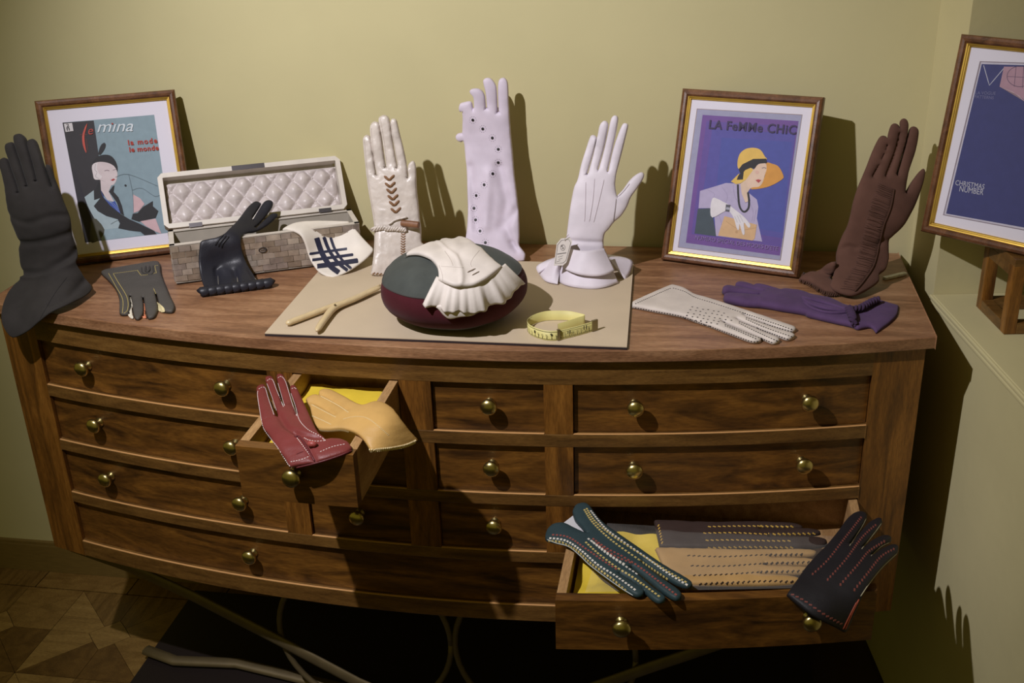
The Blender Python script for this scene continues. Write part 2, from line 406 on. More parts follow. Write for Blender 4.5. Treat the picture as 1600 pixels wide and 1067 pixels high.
def bvh_of(v, f): return BVHTree.FromPolygons([tuple(a) for a in v], [tuple(q) for q in f])
def hit(bv, px, py):
    d = rays([(px, py)])[0]; r = bv.ray_cast(Vector(CAM), Vector(d).normalized())
    if r[0] is None: return None
    n = np.array(r[1])
    if n @ d > 0: n = -n
    return np.array(r[0]), n
def vnormals(V, F):
    nn = np.zeros_like(V); Fa = np.array(F); c = np.cross(V[Fa[:, 1]]-V[Fa[:, 0]], V[Fa[:, 2]]-V[Fa[:, 0]])
    for k in range(3): np.add.at(nn, Fa[:, k], c)
    nn /= np.linalg.norm(nn, axis=1)[:, None]+1e-15
    s = np.sign(((CAM-V)*nn).sum(1)); s[s == 0] = 1; return nn*s[:, None]
def puff(name, outline, surf, mat, parent=None, lam=.012, kf=1, kb=1, step=.0028, sub=5, thick=None, wr=0, wfreq=30, folds=(), minh=0, **k):
    o = smooth_outline(outline, sub=sub); poly = resample(surf.uv(o), min(.0013, step*.5))
    uv, F = tri(poly, step, True); F = [q for q in F if len(q) == 3]
    h = inflate(poly, lam, max(step*.45, .0012))(uv)
    ec = {}
    for q in F:
        for i in range(3):
            e = tuple(sorted((q[i], q[(i+1) % 3]))); ec[e] = ec.get(e, 0)+1
    bd = np.zeros(len(uv), bool)
    for e, c in ec.items():
        if c == 1: bd[list(e)] = True
    h = np.where(h > 0, h**.62*.009**.38, 0)*np.minimum(1, (h/.0006))
    h[bd] = 0
    B = surf.at_uv(uv); nn = vnormals(B, F); px = proj(B)
    if thick: h = h*np.maximum(tps([a[:2] for a in thick], np.array([a[2] for a in thick]))(px), .05)
    hf = h*kf
    if wr:
        w_ = np.array([noise.fractal(Vector((a*wfreq, c*wfreq, 3.1)), 1.0, 2.0, 3) for a, c in uv]); hf = hf+wr*w_*np.minimum(1, h/.004)
    for pl, wd_, amp in folds:
        L = surf.uv(smooth_outline(pl, closed=False, sub=5)); d = np.full(len(uv), 9.)
        for i in range(len(L)-1):
            a, c = L[i], L[i+1]; ab = c-a; t = np.clip(((uv-a) @ ab)/(ab @ ab+1e-15), 0, 1)
            d = np.minimum(d, np.linalg.norm(uv-a-t[:, None]*ab, axis=1))
        hf = hf+amp*np.exp(-(d/wd_)**2)*np.minimum(1, h/.004)
    hf = np.where(bd, 0, hf+minh); n = len(B); V = np.vstack([B+nn*hf[:, None], B-nn*(h*kb)[:, None]])
    FF = []
    for q in F:
        a, b_, c = q
        if np.dot(np.cross(B[b_]-B[a], B[c]-B[a]), nn[a]) < 0: a, b_, c = a, c, b_
        FF.append((a, b_, c))
    nf = len(FF)
    back = [tuple(i if bd[i] else i+n for i in (c, b_, a)) for a, b_, c in FF]
    # drop unused back copies of the rim
    keep = np.r_[np.ones(n, bool), ~bd]; remap = np.cumsum(keep)-1
    V2 = V[keep]; F2 = [tuple(remap[list(q)]) for q in FF+back]
    ob = obj(name, V2, F2, mat, parent, smooth=True, **k)
    return ob, bvh_of(V2, F2)
def poly_hits(bv, pl, per=1.0, sub=8, straight=False):
    q = np.array([a[:2] for a in pl], float) if straight else smooth_outline(pl, closed=False, sub=sub)
    q = resample(q, per, closed=False); out = []
    for x, y in q:
        r = hit(bv, x, y)
        if r is not None: out.append(r)
    return out
def dashes(mb, bv, pl, pitch, ln, wid, hgt=.0004, mi=0, cross=0, per=.7, jit=0, straight=False, skew=0):
    """Row of small stitches laid on a surface along a pixel line; cross turns each stitch across the row."""
    H = poly_hits(bv, pl, per, straight=straight)
    if len(H) < 2: return
    P = np.array([a[0] for a in H]); nrm = np.array([a[1] for a in H])
    d = np.linalg.norm(np.diff(P, axis=0), axis=1); s = np.r_[0, np.cumsum(np.minimum(d, .02))]
    t = pitch*.5
    while t < s[-1]:
        c = np.array([np.interp(t, s, P[:, k]) for k in range(3)]); i = min(len(P)-2, int(np.searchsorted(s, t)))
        i = max(1, i); e = P[min(i+2, len(P)-1)]-P[max(i-2, 0)]; l = np.linalg.norm(e)
        if l > 1e-6:
            e /= l; n = nrm[i]; e = e-n*(e @ n); e /= np.linalg.norm(e)+1e-12; g = np.cross(n, e)
            if skew: e, g = e*math.cos(skew)+g*math.sin(skew), g*math.cos(skew)-e*math.sin(skew)
            a, c2 = (e*ln, g*wid) if not cross else (g*ln, e*wid)
            if np.linalg.norm(c2) > 0:
                top = n*hgt*1.6
                vv = [c-a/2-n*hgt*.5, c-c2/2-n*hgt*.5, c+a/2-n*hgt*.5, c+c2/2-n*hgt*.5,
                      c-a*.42-c2*.36+top*.6, c+a*.42-c2*.36+top*.6, c+a*.42+c2*.36+top*.6, c-a*.42+c2*.36+top*.6]
                vv = [c-a/2-c2/2-n*hgt, c+a/2-c2/2-n*hgt, c+a/2+c2/2-n*hgt, c-a/2+c2/2-n*hgt]+vv[4:]
                mb.add(vv, [(4, 5, 6, 7), (0, 1, 5, 4), (1, 2, 6, 5), (2, 3, 7, 6), (3, 0, 4, 7)], mi)
        t += pitch*(1+random.uniform(-jit, jit))
def seam(mb, bv, pl, rad, n=6, per=1.2, lift=0, mi=0, straight=False):
    H = poly_hits(bv, pl, per, straight=straight)
    if len(H) > 1: mb.tube([a[0]+a[1]*lift for a in H], rad*np.clip(np.minimum(np.arange(len(H)), np.arange(len(H))[::-1])/3+.4, 0, 1), n, mi)
def patch(mb, bv, pl, lift=.0006, step=3.0, mi=0, straight=False):
    """A thin flat piece lying on a surface, outlined in pixels."""
    o = np.array([a[:2] for a in pl], float) if straight else smooth_outline(pl, sub=4)
    poly = resample(o, step); v, f = tri(poly, step); P = []; last = None; ok = []
    hs = [hit(bv, x, y) for x, y in v]
    good = [i for i, r in enumerate(hs) if r is not None]
    if not good: return
    mn_ = np.mean([hs[i][1] for i in good], axis=0); mn_ /= np.linalg.norm(mn_)
    for i, r in enumerate(hs):
        if r is None:
            j = min(good, key=lambda q: (v[q][0]-v[i][0])**2+(v[q][1]-v[i][1])**2); r0 = hs[j]
            q = onplane([v[i]], r0[0], mn_)[0]; r = (q, mn_)
        P.append(r[0]+r[1]*lift)
    P = np.array(P); nn = vnormals(P, [q for q in f if len(q) == 3]); n = len(P)
    FF = []
    for a, b_, c in [q for q in f if len(q) == 3]:
        if np.dot(np.cross(P[b_]-P[a], P[c]-P[a]), nn[a]) < 0: a, b_, c = a, c, b_
        FF.append((a, b_, c))
    mb.add(P, FF, mi)
def soft(name, label, cat='glove', loc=None, group=None):
    return empty(name, loc, label, cat, group)
def leather(name, rgb, rough=.5, **k): return plain(name, srgb(*rgb), rough, **{**dict(var=.08, vscale=25, bump=.35, bscale=350, spec=.32), **k})
def suede(name, rgb, **k): return plain(name, srgb(*rgb), .85, **{**dict(var=.12, vscale=30, bump=.3, bscale=700, sheen=.06, spec=.15), **k})
CR = 1     # marks a sharp corner of an outline

# ---- text as flat mesh
def text_geo(s, shear=0, bold=0, spacing=1):
    c = bpy.data.curves.new('t', 'FONT'); c.body = s; c.size = 1; c.shear = shear; c.offset = bold; c.space_character = spacing; c.resolution_u = 3
    o = bpy.data.objects.new('t', c); me = o.to_mesh(); v = np.array([tuple(a.co)[:2] for a in me.vertices]); f = [tuple(q.vertices) for q in me.polygons]
    o.to_mesh_clear(); bpy.data.objects.remove(o); bpy.data.curves.remove(c); return v, f
def text_on(mb, s, A, B, n, lift, hscale=1.0, shear=0, bold=0, mi=0, spacing=1):
    """Lettering from point A to point B on a plane of normal n."""
    v, f = text_geo(s, shear, bold, spacing); A, B, n = (np.array(q, float) for q in (A, B, n)); e = B-A; L = np.linalg.norm(e); e /= L; up = np.cross(n, e)
    x0, x1 = v[:, 0].min(), v[:, 0].max(); k = L/(x1-x0)
    mb.add([A+e*(a-x0)*k+up*c*k*hscale+n*lift for a, c in v], f, mi)
# ------------------------------------------------------------------ framed fashion covers
M_fr = wood('frame_wood', srgb(78, 48, 28), srgb(104, 66, 40), srgb(126, 84, 54), (6, 6, 6), 6, 1, .35)
M_gold = plain('gold_slip', srgb(196, 160, 70), .35, .75, var=.1)
M_matb = plain('mat_board', srgb(226, 222, 236), .7)
M_glass = clear('picture_glass', (.985, .985, .99, 1), .03, .035)
M_back = plain('frame_backing', srgb(70, 52, 34), .8)
def ink(r, g, b, name=None):
    k = 'ink_%d_%d_%d' % (r, g, b)
    return MATS.get(k) or plain(k, srgb(r, g, b), .65, var=.05, vscale=80)
class Print:
    def __init__(s, O, n, z): s.O = O; s.n = n; s.mb = MB(); s.mats = []; s.z = z
    def mi(s, c):
        if c not in s.mats: s.mats.append(c)
        return s.mats.index(c)
    def poly(s, px, c, sm=False):
        s.z += .00005
        q = smooth_outline(px, sub=3) if sm else [a[:2] for a in px]
        P = onplane(q, s.O+s.n*s.z, s.n); s.mb.add(P, [tuple(range(len(P)))[::-1]], s.mi(c))
    def line(s, px, wid, c):
        s.z += .00005; P = onplane(smooth_outline(px, closed=False, sub=4), s.O+s.n*s.z, s.n); t = np.gradient(P, axis=0); t /= np.linalg.norm(t, axis=1)[:, None]; g = np.cross(s.n, t)*wid/2
        n = len(P); s.mb.add(list(P+g)+list(P-g), [(i, n+i, n+i+1, i+1) for i in range(n-1)], s.mi(c))
    def dot(s, px, r, c):
        P = onplane([px], s.O, s.n)[0]; s.z += .00005; a = np.cross((0, 0, 1.), s.n); a /= np.linalg.norm(a); b_ = np.cross(s.n, a)
        s.mb.add([P+s.n*s.z+r*(a*math.cos(t)+b_*math.sin(t)) for t in np.linspace(0, 2*math.pi, 16, endpoint=False)], [tuple(range(16))], s.mi(c))
    def text(s, t, a, b_, c, **k):
        P = onplane([a, b_], s.O, s.n); s.z += .00005; text_on(s.mb, t, P[0], P[1], s.n, s.z, mi=s.mi(c), **k)
def picture_frame(label, cs, thick=.014):
    BL, BR, TR, TL = [np.array(c, float) for c in cs]; e = BR-BL; W_ = np.linalg.norm(e); e /= W_; u = TL-BL; u -= e*(u @ e); H_ = np.linalg.norm(u); u /= H_; n = np.cross(e, u)
    root = empty('picture_frame', BL+e*W_/2, label, 'picture frame')
    cor = [BL, BL+e*W_, BL+e*W_+u*H_, BL+u*H_]; inn = [(e+u), (-e+u), (-e-u), (e-u)]
    def rails(prof, closed=True):
        out = []
        for k in range(4):
            v = [cor[j]+inn[j]*a+n*h for j in (k, (k+1) % 4) for a, h in prof]; m_ = len(prof)
            f = [(i, m_+i, m_+(i+1) % m_, (i+1) % m_) for i in range(m_ if closed else m_-1)]
            if closed: f += [tuple(range(m_)), tuple(range(2*m_-1, m_-1, -1))]
            out.append((v, f))
        return out
    for v, f in rails([(0, -thick), (0, -.003), (.002, .0005), (.006, .002), (.010, .0015), (.0135, -.002), (.0135, -thick)]): obj('frame_rail', v, f, M_fr, root)
    g = MB()
    for v, f in rails([(.0130, -.001), (.0150, -.0015), (.0158, -.0035), (.0172, -.0038), (.0180, -.0052), (.0186, -.0085), (.0130, -.0085)]): g.add(v, f)
    g.build('gold_slip', M_gold, root)
    def rect(a, h): return [c+d*a+n*h for c, d in zip(cor, inn)]
    mbd = obj('mat_board', rect(.013, -.008)+rect(.013, -.0095), [(0, 1, 2, 3), (7, 6, 5, 4), (0, 4, 5, 1), (1, 5, 6, 2), (2, 6, 7, 3), (3, 7, 4, 0)], M_matb, root)
    obj('glass', rect(.013, -.0052), [(0, 1, 2, 3)], M_glass, root)
    obj('backing', rect(.006, -.010)+rect(.006, -thick+.001), [(0, 1, 2, 3), (7, 6, 5, 4), (0, 4, 5, 1), (1, 5, 6, 2), (2, 6, 7, 3), (3, 7, 4, 0)], M_back, root)
    return root, Print(BL-n*.008, n, .0001)
# -- left cover
fr1, pr = picture_frame('wooden frame with a woman in a black beret, behind the charcoal glove', [(-.7688, .1628, .004), (-.5394, .2769, .004), (-.5762, .3509, .3076), (-.8056, .2369, .3076)])
Z = zf(90, 170, .21557); q = lambda *a, sm=False: None
def P1(pts, c, sm=False): pr.poly(Z(pts), ink(*c), sm)
TEAL = (136, 158, 170); BLK = (40, 40, 48); COAT = (166, 184, 192); SKIN = (214, 200, 204); PINK = (208, 176, 182); RED = (176, 60, 52)
P1([(35, 100), (700, 43), (822, 896), (200, 970)], TEAL)
P1([(35, 100), (262, 85), (310, 420), (335, 560), (340, 950), (200, 970)], (50, 48, 56))
P1([(195, 640), (262, 590), (265, 660), (310, 645), (262, 705), (290, 740), (350, 775), (435, 800), (450, 830), (440, 865), (340, 875), (270, 800), (220, 710)], COAT)
P1([(340, 875), (440, 868), (520, 878), (620, 915), (320, 953), (312, 930)], (150, 172, 184))
P1([(255, 790), (340, 875), (300, 950), (235, 960)], (74, 72, 62), True)
P1([(250, 395), (285, 350), (330, 333), (380, 338), (415, 370), (435, 420), (432, 460), (418, 430), (395, 405), (350, 392), (290, 395)], BLK, True)
P1([(310, 515), (345, 530), (390, 552), (370, 600), (410, 675), (360, 660), (315, 590)], SKIN)
P1([(250, 410), (290, 386), (350, 388), (395, 405), (420, 430), (434, 470), (425, 520), (405, 550), (380, 552), (345, 530), (310, 515), (270, 508), (255, 470)], SKIN, True)
P1([(250, 410), (290, 388), (285, 430), (300, 470), (322, 490), (300, 512), (265, 508), (256, 465)], (226, 218, 222), True)
pr.line(Z([(275, 400), (270, 440), (285, 460), (275, 490), (300, 505)]), .0005, ink(120, 110, 118))
pr.line(Z([(340, 450), (360, 445), (375, 450)]), .0012, ink(130, 110, 120)); pr.line(Z([(400, 445), (425, 438)]), .0010, ink(130, 110, 120))
P1([(383, 517), (405, 505), (418, 512), (400, 523)], (170, 62, 66))
P1([(310, 585), (340, 650), (380, 680), (415, 668), (458, 757), (430, 752), (370, 700), (325, 630)], (60, 84, 168))
pr.line(Z([(335, 640), (390, 685), (440, 745)]), .0005, ink(160, 180, 220)); pr.line(Z([(360, 665), (410, 690), (450, 750)]), .0005, ink(160, 180, 220))
P1([(265, 600), (302, 525), (310, 590), (330, 640), (380, 700), (455, 760), (520, 800), (600, 835), (640, 855), (700, 885), (718, 908), (630, 916), (600, 890), (520, 882), (440, 865), (452, 830), (435, 800), (350, 775), (290, 740), (262, 705), (310, 645), (265, 660)], BLK)
P1([(372, 600), (400, 560), (412, 556), (405, 600), (440, 640), (465, 700), (482, 775), (455, 757), (430, 680)], BLK)
P1([(548, 620), (600, 650), (630, 690), (590, 740), (550, 755)], PINK); P1([(600, 815), (710, 795), (752, 905), (712, 890), (640, 850)], PINK)
P1([(535, 800), (545, 760), (580, 755), (620, 710), (690, 668), (690, 705), (730, 740), (710, 790), (640, 805), (590, 818)], BLK)
for L in ([(420, 495), (515, 475), (725, 560)], [(515, 475), (545, 620), (550, 750)], [(540, 590), (610, 575), (700, 632), (740, 625)], [(385, 835), (430, 810), (450, 815)]): pr.line(Z(L), .0005, ink(84, 96, 106))
pr.dot(Z([(492, 555)])[0], .0020, ink(*BLK))
P1([(295, 325), (310, 270), (335, 246), (348, 258), (340, 290), (312, 330)], BLK, True)
P1([(45, 108), (105, 102), (115, 160), (58, 168)], (214, 210, 214))
pr.text('2', *Z([(66, 132), (86, 130)]), ink(*BLK), bold=.03, hscale=.8); pr.text('n', *Z([(68, 158), (90, 156)]), ink(*BLK), bold=.03)
P1([(215, 105), (195, 140), (178, 200), (185, 270), (208, 320), (198, 250), (195, 190), (206, 145)], (196, 84, 74), True)
pr.line(Z([(160, 190), (185, 185), (215, 190)]), .0004, ink(150, 80, 76)); pr.line(Z([(208, 320), (216, 280), (208, 220)]), .0004, ink(150, 80, 76))
pr.text('e', *Z([(226, 188), (264, 182)]), ink(176, 70, 64), shear=.3)
pr.text('m\u0131na', *Z([(288, 170), (552, 162)]), ink(214, 222, 230), shear=.35, hscale=.9); pr.dot(Z([(397, 108)])[0], .0016, ink(*RED))
pr.text('la mode', *Z([(513, 263), (724, 246)]), ink(*RED), bold=.03, spacing=1.25); pr.text('le monde', *Z([(522, 313), (734, 298)]), ink(*RED), bold=.03, spacing=1.1)
pr.mb.build('print', pr.mats, fr1)
# -- middle cover
fr2, pr = picture_frame('wooden frame with a woman in a yellow hat on violet, right of the flounced glove', [(.3734, .2931, .0045), (.6174, .2152, .0045), (.6458, .3039, .3051), (.4018, .3818, .3051)])
Z = zf(1060, 170, .22497)
pr.poly(Z([(128, -2), (862, 40), (710, 1054), (-4, 963)]), ink(150, 128, 120)); pr.poly(Z([(132, 2), (858, 44), (706, 1050), (0, 960)]), ink(156, 156, 186))
for c, pts in (((112, 78, 152), [(168, 42), (835, 85), (705, 1020), (52, 930)]), ((98, 78, 156), [(195, 85), (822, 125), (715, 960), (90, 870)]), ((86, 82, 162), [(235, 140), (812, 172), (725, 900), (140, 800)]), ((76, 84, 164), [(300, 200), (790, 230), (720, 860), (240, 780)])): P1(pts, c, False)
P1([(150, 570), (250, 540), (330, 515), (430, 520), (440, 590), (465, 655), (500, 640), (490, 585), (545, 630), (555, 680), (545, 760), (582, 922), (260, 882), (250, 740), (220, 690), (140, 690)], (182, 172, 206))
for L in ([(200, 560), (250, 590), (240, 620)], [(300, 540), (340, 600), (330, 650)], [(380, 530), (390, 600), (420, 660)], [(500, 660), (520, 720), (510, 780)], [(280, 740), (300, 800), (290, 860)], [(540, 700), (525, 780)]): pr.line(Z(L), .0005, ink(150, 138, 178))
P1([(135, 695), (220, 690), (240, 755), (262, 885), (112, 865)], (66, 80, 92)); P1([(430, 520), (470, 490), (505, 545), (480, 580), (492, 640), (465, 652), (440, 590)], (222, 196, 176))
P1([(320, 745), (360, 755), (545, 805), (530, 900), (515, 915), (275, 880)], (214, 176, 134)); pr.line(Z([(330, 780), (430, 840), (540, 825)]), .0005, ink(170, 130, 96)); pr.dot(Z([(405, 855)])[0], .0026, ink(196, 156, 116))
P1([(610, 378), (650, 381), (695, 400), (728, 460), (720, 490), (640, 535), (560, 555), (500, 556), (560, 520), (600, 470)], (214, 152, 70), True)
P1([(530, 415), (555, 385), (605, 378), (612, 420), (600, 460), (585, 510), (560, 540), (520, 545), (490, 550), (468, 500), (500, 440)], (226, 198, 178), True)
P1([(365, 505), (415, 455), (425, 448), (405, 493), (448, 490), (455, 428), (500, 408), (522, 420), (470, 492), (430, 517), (400, 523)], (228, 190, 96))
P1([(410, 375), (425, 315), (465, 280), (520, 270), (570, 285), (600, 330), (613, 352), (540, 350), (470, 385), (420, 418)], (228, 188, 96), True)
P1([(418, 420), (445, 385), (520, 348), (610, 346), (616, 376), (552, 382), (530, 415), (500, 410), (465, 425), (452, 440), (448, 491), (405, 493), (415, 465), (430, 450)], (38, 36, 46))
P1([(535, 495), (555, 489), (576, 495), (556, 515)], (180, 72, 78)); pr.line(Z([(580, 412), (596, 408), (610, 414)]), .0010, ink(84, 84, 110)); pr.dot(Z([(548, 440)])[0], .0032, ink(222, 182, 168))
pr.line(Z([(412, 525), (415, 600), (425, 680), (455, 715), (485, 690), (490, 640), (482, 580)]), .0032, ink(44, 44, 54))
P1([(235, 625), (260, 620), (330, 655), (355, 670), (400, 705), (450, 745), (490, 790), (500, 815), (485, 825), (455, 790), (460, 865), (445, 870), (425, 800), (420, 840), (405, 830), (385, 760), (355, 715), (325, 710), (235, 755), (222, 690)], (226, 222, 228), True)
P1([(330, 663), (362, 668), (355, 715), (325, 710)], (88, 88, 100)); P1([(333, 682), (358, 686), (355, 702), (329, 698)], (170, 170, 186))
for L in ([(390, 745), (410, 790)], [(408, 740), (430, 790)], [(425, 738), (450, 785)]): pr.line(Z(L), .0004, ink(150, 146, 160))
pr.text('LA FeMMe CHiC', *Z([(212, 138), (818, 178)]), ink(58, 48, 88), bold=.022, hscale=1.05, spacing=1.08)
pr.text('NUMERO SPECIAL DES MODES D\'ETE', *Z([(118, 905), (692, 985)]), ink(140, 122, 176), hscale=1.1); pr.mb.build('print', pr.mats, fr2)
# -- right cover in the niche
k3 = 1.025
f3c = [CAM+k3*(np.array(c)-CAM) for c in ((.8014, .1553, .115), (.9949, -.003, .115), (1.0264, .0355, .4261), (.8329, .1938, .4261))]
fr3, pr = picture_frame('wooden frame with a dark blue cover lettered in white, standing in the niche', f3c)
Z = zf(1200, 30, .4969)
pr.poly(Z([(666, 132), (1010, 143), (930, 688), (550, 616)]), ink(140, 128, 140)); pr.poly(Z([(670, 135), (1006, 146), (926, 684), (554, 614)]), ink(196, 192, 210))
pr.poly(Z([(672, 141), (1002, 150), (922, 676), (560, 611)]), ink(58, 62, 118))
pr.line(Z([(678, 145, 1), (696, 208, 1), (746, 149, 1)]), .0011, ink(190, 190, 206))
pr.poly(Z([(742, 149), (830, 150), (850, 220), (815, 262), (790, 240), (728, 212)]), ink(176, 140, 158)); pr.poly(Z([(728, 212), (790, 240), (812, 262), (770, 228)]), ink(196, 170, 182))
c0 = Z([(792, 180)])[0]; pr.line([(c0[0]+20*math.cos(t), c0[1]+16*math.sin(t)) for t in np.linspace(0, 2*math.pi, 13)], .0008, ink(84, 66, 98))
pr.line(Z([(752, 180), (832, 184)]), .0006, ink(84, 66, 98)); pr.line(Z([(780, 150), (774, 212)]), .0006, ink(84, 66, 98)); pr.line(Z([(804, 150), (800, 216)]), .0006, ink(84, 66, 98))
pr.text('LA VOGUE', *Z([(653, 236), (716, 238)]), ink(120, 120, 160)); pr.text('PATTERNS', *Z([(650, 248), (710, 252)]), ink(120, 120, 160))
pr.text('CHRISTMAS', *Z([(589, 521), (680, 535)]), ink(190, 190, 206), hscale=1.25); pr.text('NUMBER', *Z([(602, 541), (677, 553)]), ink(190, 190, 206), hscale=1.25)
pr.mb.build('print', pr.mats, fr3)
# wooden cube stand in the niche
A0 = onz(1568, 523, ZS); A1 = onz(1526, 480, ZS); ey = (A1-A0)/np.linalg.norm(A1-A0); ex = np.array([ey[1], -ey[0], 0]); SZ = .122; HT = .098-ZS-.0; PW = .019
st = empty('wooden_stand', A0+(ex+ey)*SZ/2, 'open wooden cube stand under the frame in the niche', 'stand')
zz = np.array([0, 0, 1.])
for i in (0, 1):
    for j in (0, 1):
        b = MB(); b.obox(A0+ex*i*(SZ-PW)+ey*j*(SZ-PW)+zz*.0005, ex*PW, ey*PW, zz*(HT-.012)); b.build('post', M_stile, st, bevel=.001)
for zb in (.0005, HT-.012-PW):
    for i in (0, 1):
        b = MB(); b.obox(A0+ex*PW+ey*i*(SZ-PW)+zz*zb, ex*(SZ-2*PW), ey*PW, zz*PW); b.build('crossbar', M_rail, st, bevel=.001)
        b = MB(); b.obox(A0+ey*PW+ex*i*(SZ-PW)+zz*zb, ex*PW, ey*(SZ-2*PW), zz*PW); b.build('crossbar', M_rail, st, bevel=.001)
b = MB(); b.obox(A0+zz*(HT-.012), ex*SZ, ey*SZ, zz*.012); b.build('stand_top', M_rail, st, bevel=.001)
# acrylic strip
pa, pb = onz(1384, 438), onz(1417, 430); e = pb-pa; g = np.array([-e[1], e[0], 0])/np.linalg.norm(e)
b = MB(); b.obox(pa+zz*.0006, e, g*.008, zz*.004); b.build('acrylic_strip', plain('acrylic', (.75, .77, .86, 1), .12, spec=.8, var=.3, vscale=90), label='small clear acrylic strip beside the brown fringed glove', cat='strip')
# ------------------------------------------------------------------ cutting mat, cushion
mt = [(-.2475, -.1165), (.340, -.1135), (.3255, .26), (-.257, .257)]
b = MB(); b.add([(x, y, .0006) for x, y in mt]+[(x, y, .0056) for x, y in mt], [(3, 2, 1, 0), (4, 5, 6, 7), (0, 1, 5, 4), (1, 2, 6, 5), (2, 3, 7, 6), (3, 0, 4, 7)])
mboard = empty('cutting_board', (0.04, .07, 0), 'flat beige board with a dark edge lying under the round cushion', 'board')
b2 = MB(); b2.add([(x, y, .0006) for x, y in mt]+[(x, y, .0042) for x, y in mt], [(3, 2, 1, 0), (4, 5, 6, 7), (0, 1, 5, 4), (1, 2, 6, 5), (2, 3, 7, 6), (3, 0, 4, 7)]); b2.build('edge_layer', plain('board_edge', srgb(44, 34, 38), .6), mboard)
ms = [(x*.999, y*.998) for x, y in mt]
b2 = MB(); b2.add([(x, y, .0042) for x, y in ms]+[(x, y, .0058) for x, y in ms], [(4, 5, 6, 7), (0, 1, 5, 4), (1, 2, 6, 5), (2, 3, 7, 6), (3, 0, 4, 7)])
b2.build('board_face', plain('board_beige', srgb(196, 178, 152), .7, var=.04, vscale=12, bump=.15, bscale=250), mboard)
ZM = .006
CU = (.047, -.014, .120, .1165, .058)
cush = empty('round_cushion', (CU[0], CU[1], ZM), 'round grey and burgundy suede cushion on the beige board', 'cushion')
def sg(v, e): return math.copysign(abs(v)**e, v)
def cpt(t, ph, grow=0):
    cx, cy, rx, ry, rz = CU; wob = 1+.012*math.sin(5*t+1)+.008*math.sin(9*t)
    r = sg(math.cos(ph), .8)*wob; z = rz*.93+(rz+grow)*sg(math.sin(ph), .9)
    return (cx+(rx+grow)*r*math.cos(t), cy+(ry+grow)*r*math.sin(t), max(z, .0006)+ZM)
def cseam(t): return .80+.10*math.sin(t+.5)          # height of the upper seam around the cushion
cush_v, cush_f = [], []
def cpanel(name, f0, f1, mat, n=72, m_=14, grow=0):
    v, f = [], []
    for i in range(m_+1):
        for k in range(n):
            t = 2*math.pi*k/n; ph = f0(t)+(f1(t)-f0(t))*i/m_; v.append(cpt(t, ph, grow))
    f = [(i*n+k, i*n+(k+1) % n, (i+1)*n+(k+1) % n, (i+1)*n+k) for i in range(m_) for k in range(n)]
    o0 = len(cush_v); cush_v.extend(v); cush_f.extend([tuple(a+o0 for a in q) for q in f])
    obj(name, v, f, mat, cush, smooth=True)
lowf = lambda t: -.80+.16*math.sin(t*1+2.6)
cpanel('top_panel', lambda t: cseam(t)-.42, lambda t: math.pi/2-.001, suede('cushion_grey', (74, 78, 75)), m_=18)
cpanel('side_band', lowf, lambda t: cseam(t)-.42, suede('cushion_burgundy', (74, 26, 34)))
cpanel('bottom_panel', lambda t: -math.pi/2+.001, lowf, suede('cushion_dark', (70, 68, 66)), m_=8)
for nm, fn in (('upper_piping', lambda t: cseam(t)-.42),):
    b = MB(); b.tube([np.array(cpt(t, fn(t), .0002)) for t in np.linspace(0, 2*math.pi, 73)], .0011, 6); b.build(nm, MATS['cushion_dark'], cush, smooth=True)
CB = bvh_of(cush_v, cush_f)
# ------------------------------------------------------------------ glove stretcher, tape measure
M_bone = plain('pale_boxwood', srgb(206, 184, 142), .4, var=.08, vscale=30, stretch=(6, 1, 1), coat=.2)
Z = zf(400, 110, .4121)
stre = empty('glove_stretcher', onz(*Z([(300, 900)])[0], ZM), 'pale wooden glove stretcher lying open on the beige board', 'glove stretcher')
def rod(name, pl, rad, dz):
    px = resample(smooth_outline(Z(pl), closed=False), 3, False); P = np.array([onz(x, y, ZM+dz) for x, y in px]); t = np.linspace(0, 1, len(P))
    b = MB(); b.tube(P, [np.interp(a, *rad) for a in t], 10, flat=.8); b.build(name, M_bone, stre, smooth=True)
rod('arm', [(115, 960), (200, 928), (300, 890), (380, 858), (470, 814)], ([0, .02, .1, .5, .56, .9, 1], [.002, .0058, .0062, .0062, .0046, .0036, .0024]), .0062)
rod('arm', [(230, 988), (262, 940), (300, 898), (380, 864), (472, 822)], ([0, .03, .12, .35, .5, .95, 1], [.002, .0056, .0060, .0068, .0064, .0048, .0025]), .0078)
b = MB(); pv = onz(*Z([(300, 893)])[0], ZM+.012); b.lathe(pv, (0, 0, 1), [(.0018, -.006), (.0018, .003), (.0008, .0036)], 10); b.build('pivot_pin', M_iron, stre)
M_tape = plain('tape_cloth', srgb(214, 204, 132), .55, var=.04); M_blk = plain('black_ink', srgb(22, 20, 20), .6)
Z = zf(810, 460, .09375)
tape = empty('tape_measure', onz(*Z([(700, 720)])[0], ZM), 'looped yellow tape measure on the beige board', 'tape measure')
bot = [(1240, 610), (1000, 680), (800, 730), (640, 765), (480, 765), (330, 730), (200, 670), (150, 600), (185, 540), (290, 480), (450, 435), (640, 425), (850, 432), (1030, 470), (1110, 500), (1000, 540), (820, 600), (660, 650)]
px = resample(smooth_outline(Z(bot), closed=False, sub=8), 1.2, False); TP = np.array([onz(x, y, ZM+.0006) for x, y in px])
hgt = .0165; lean = np.zeros_like(TP); n = len(TP)
TH_ = TP+np.array([0, 0, hgt]); g = MB()
tt = np.gradient(TP, axis=0); tt /= np.linalg.norm(tt, axis=1)[:, None]; tn = np.cross(tt, zz)
v = list(TP)+list(TH_)+list(TP+tn*.0004)+list(TH_+tn*.0004)
f = [(i, i+1, n+i+1, n+i) for i in range(n-1)]+[(2*n+i, 3*n+i, 3*n+i+1, 2*n+i+1) for i in range(n-1)]+[(n+i, n+i+1, 3*n+i+1, 3*n+i) for i in range(n-1)]
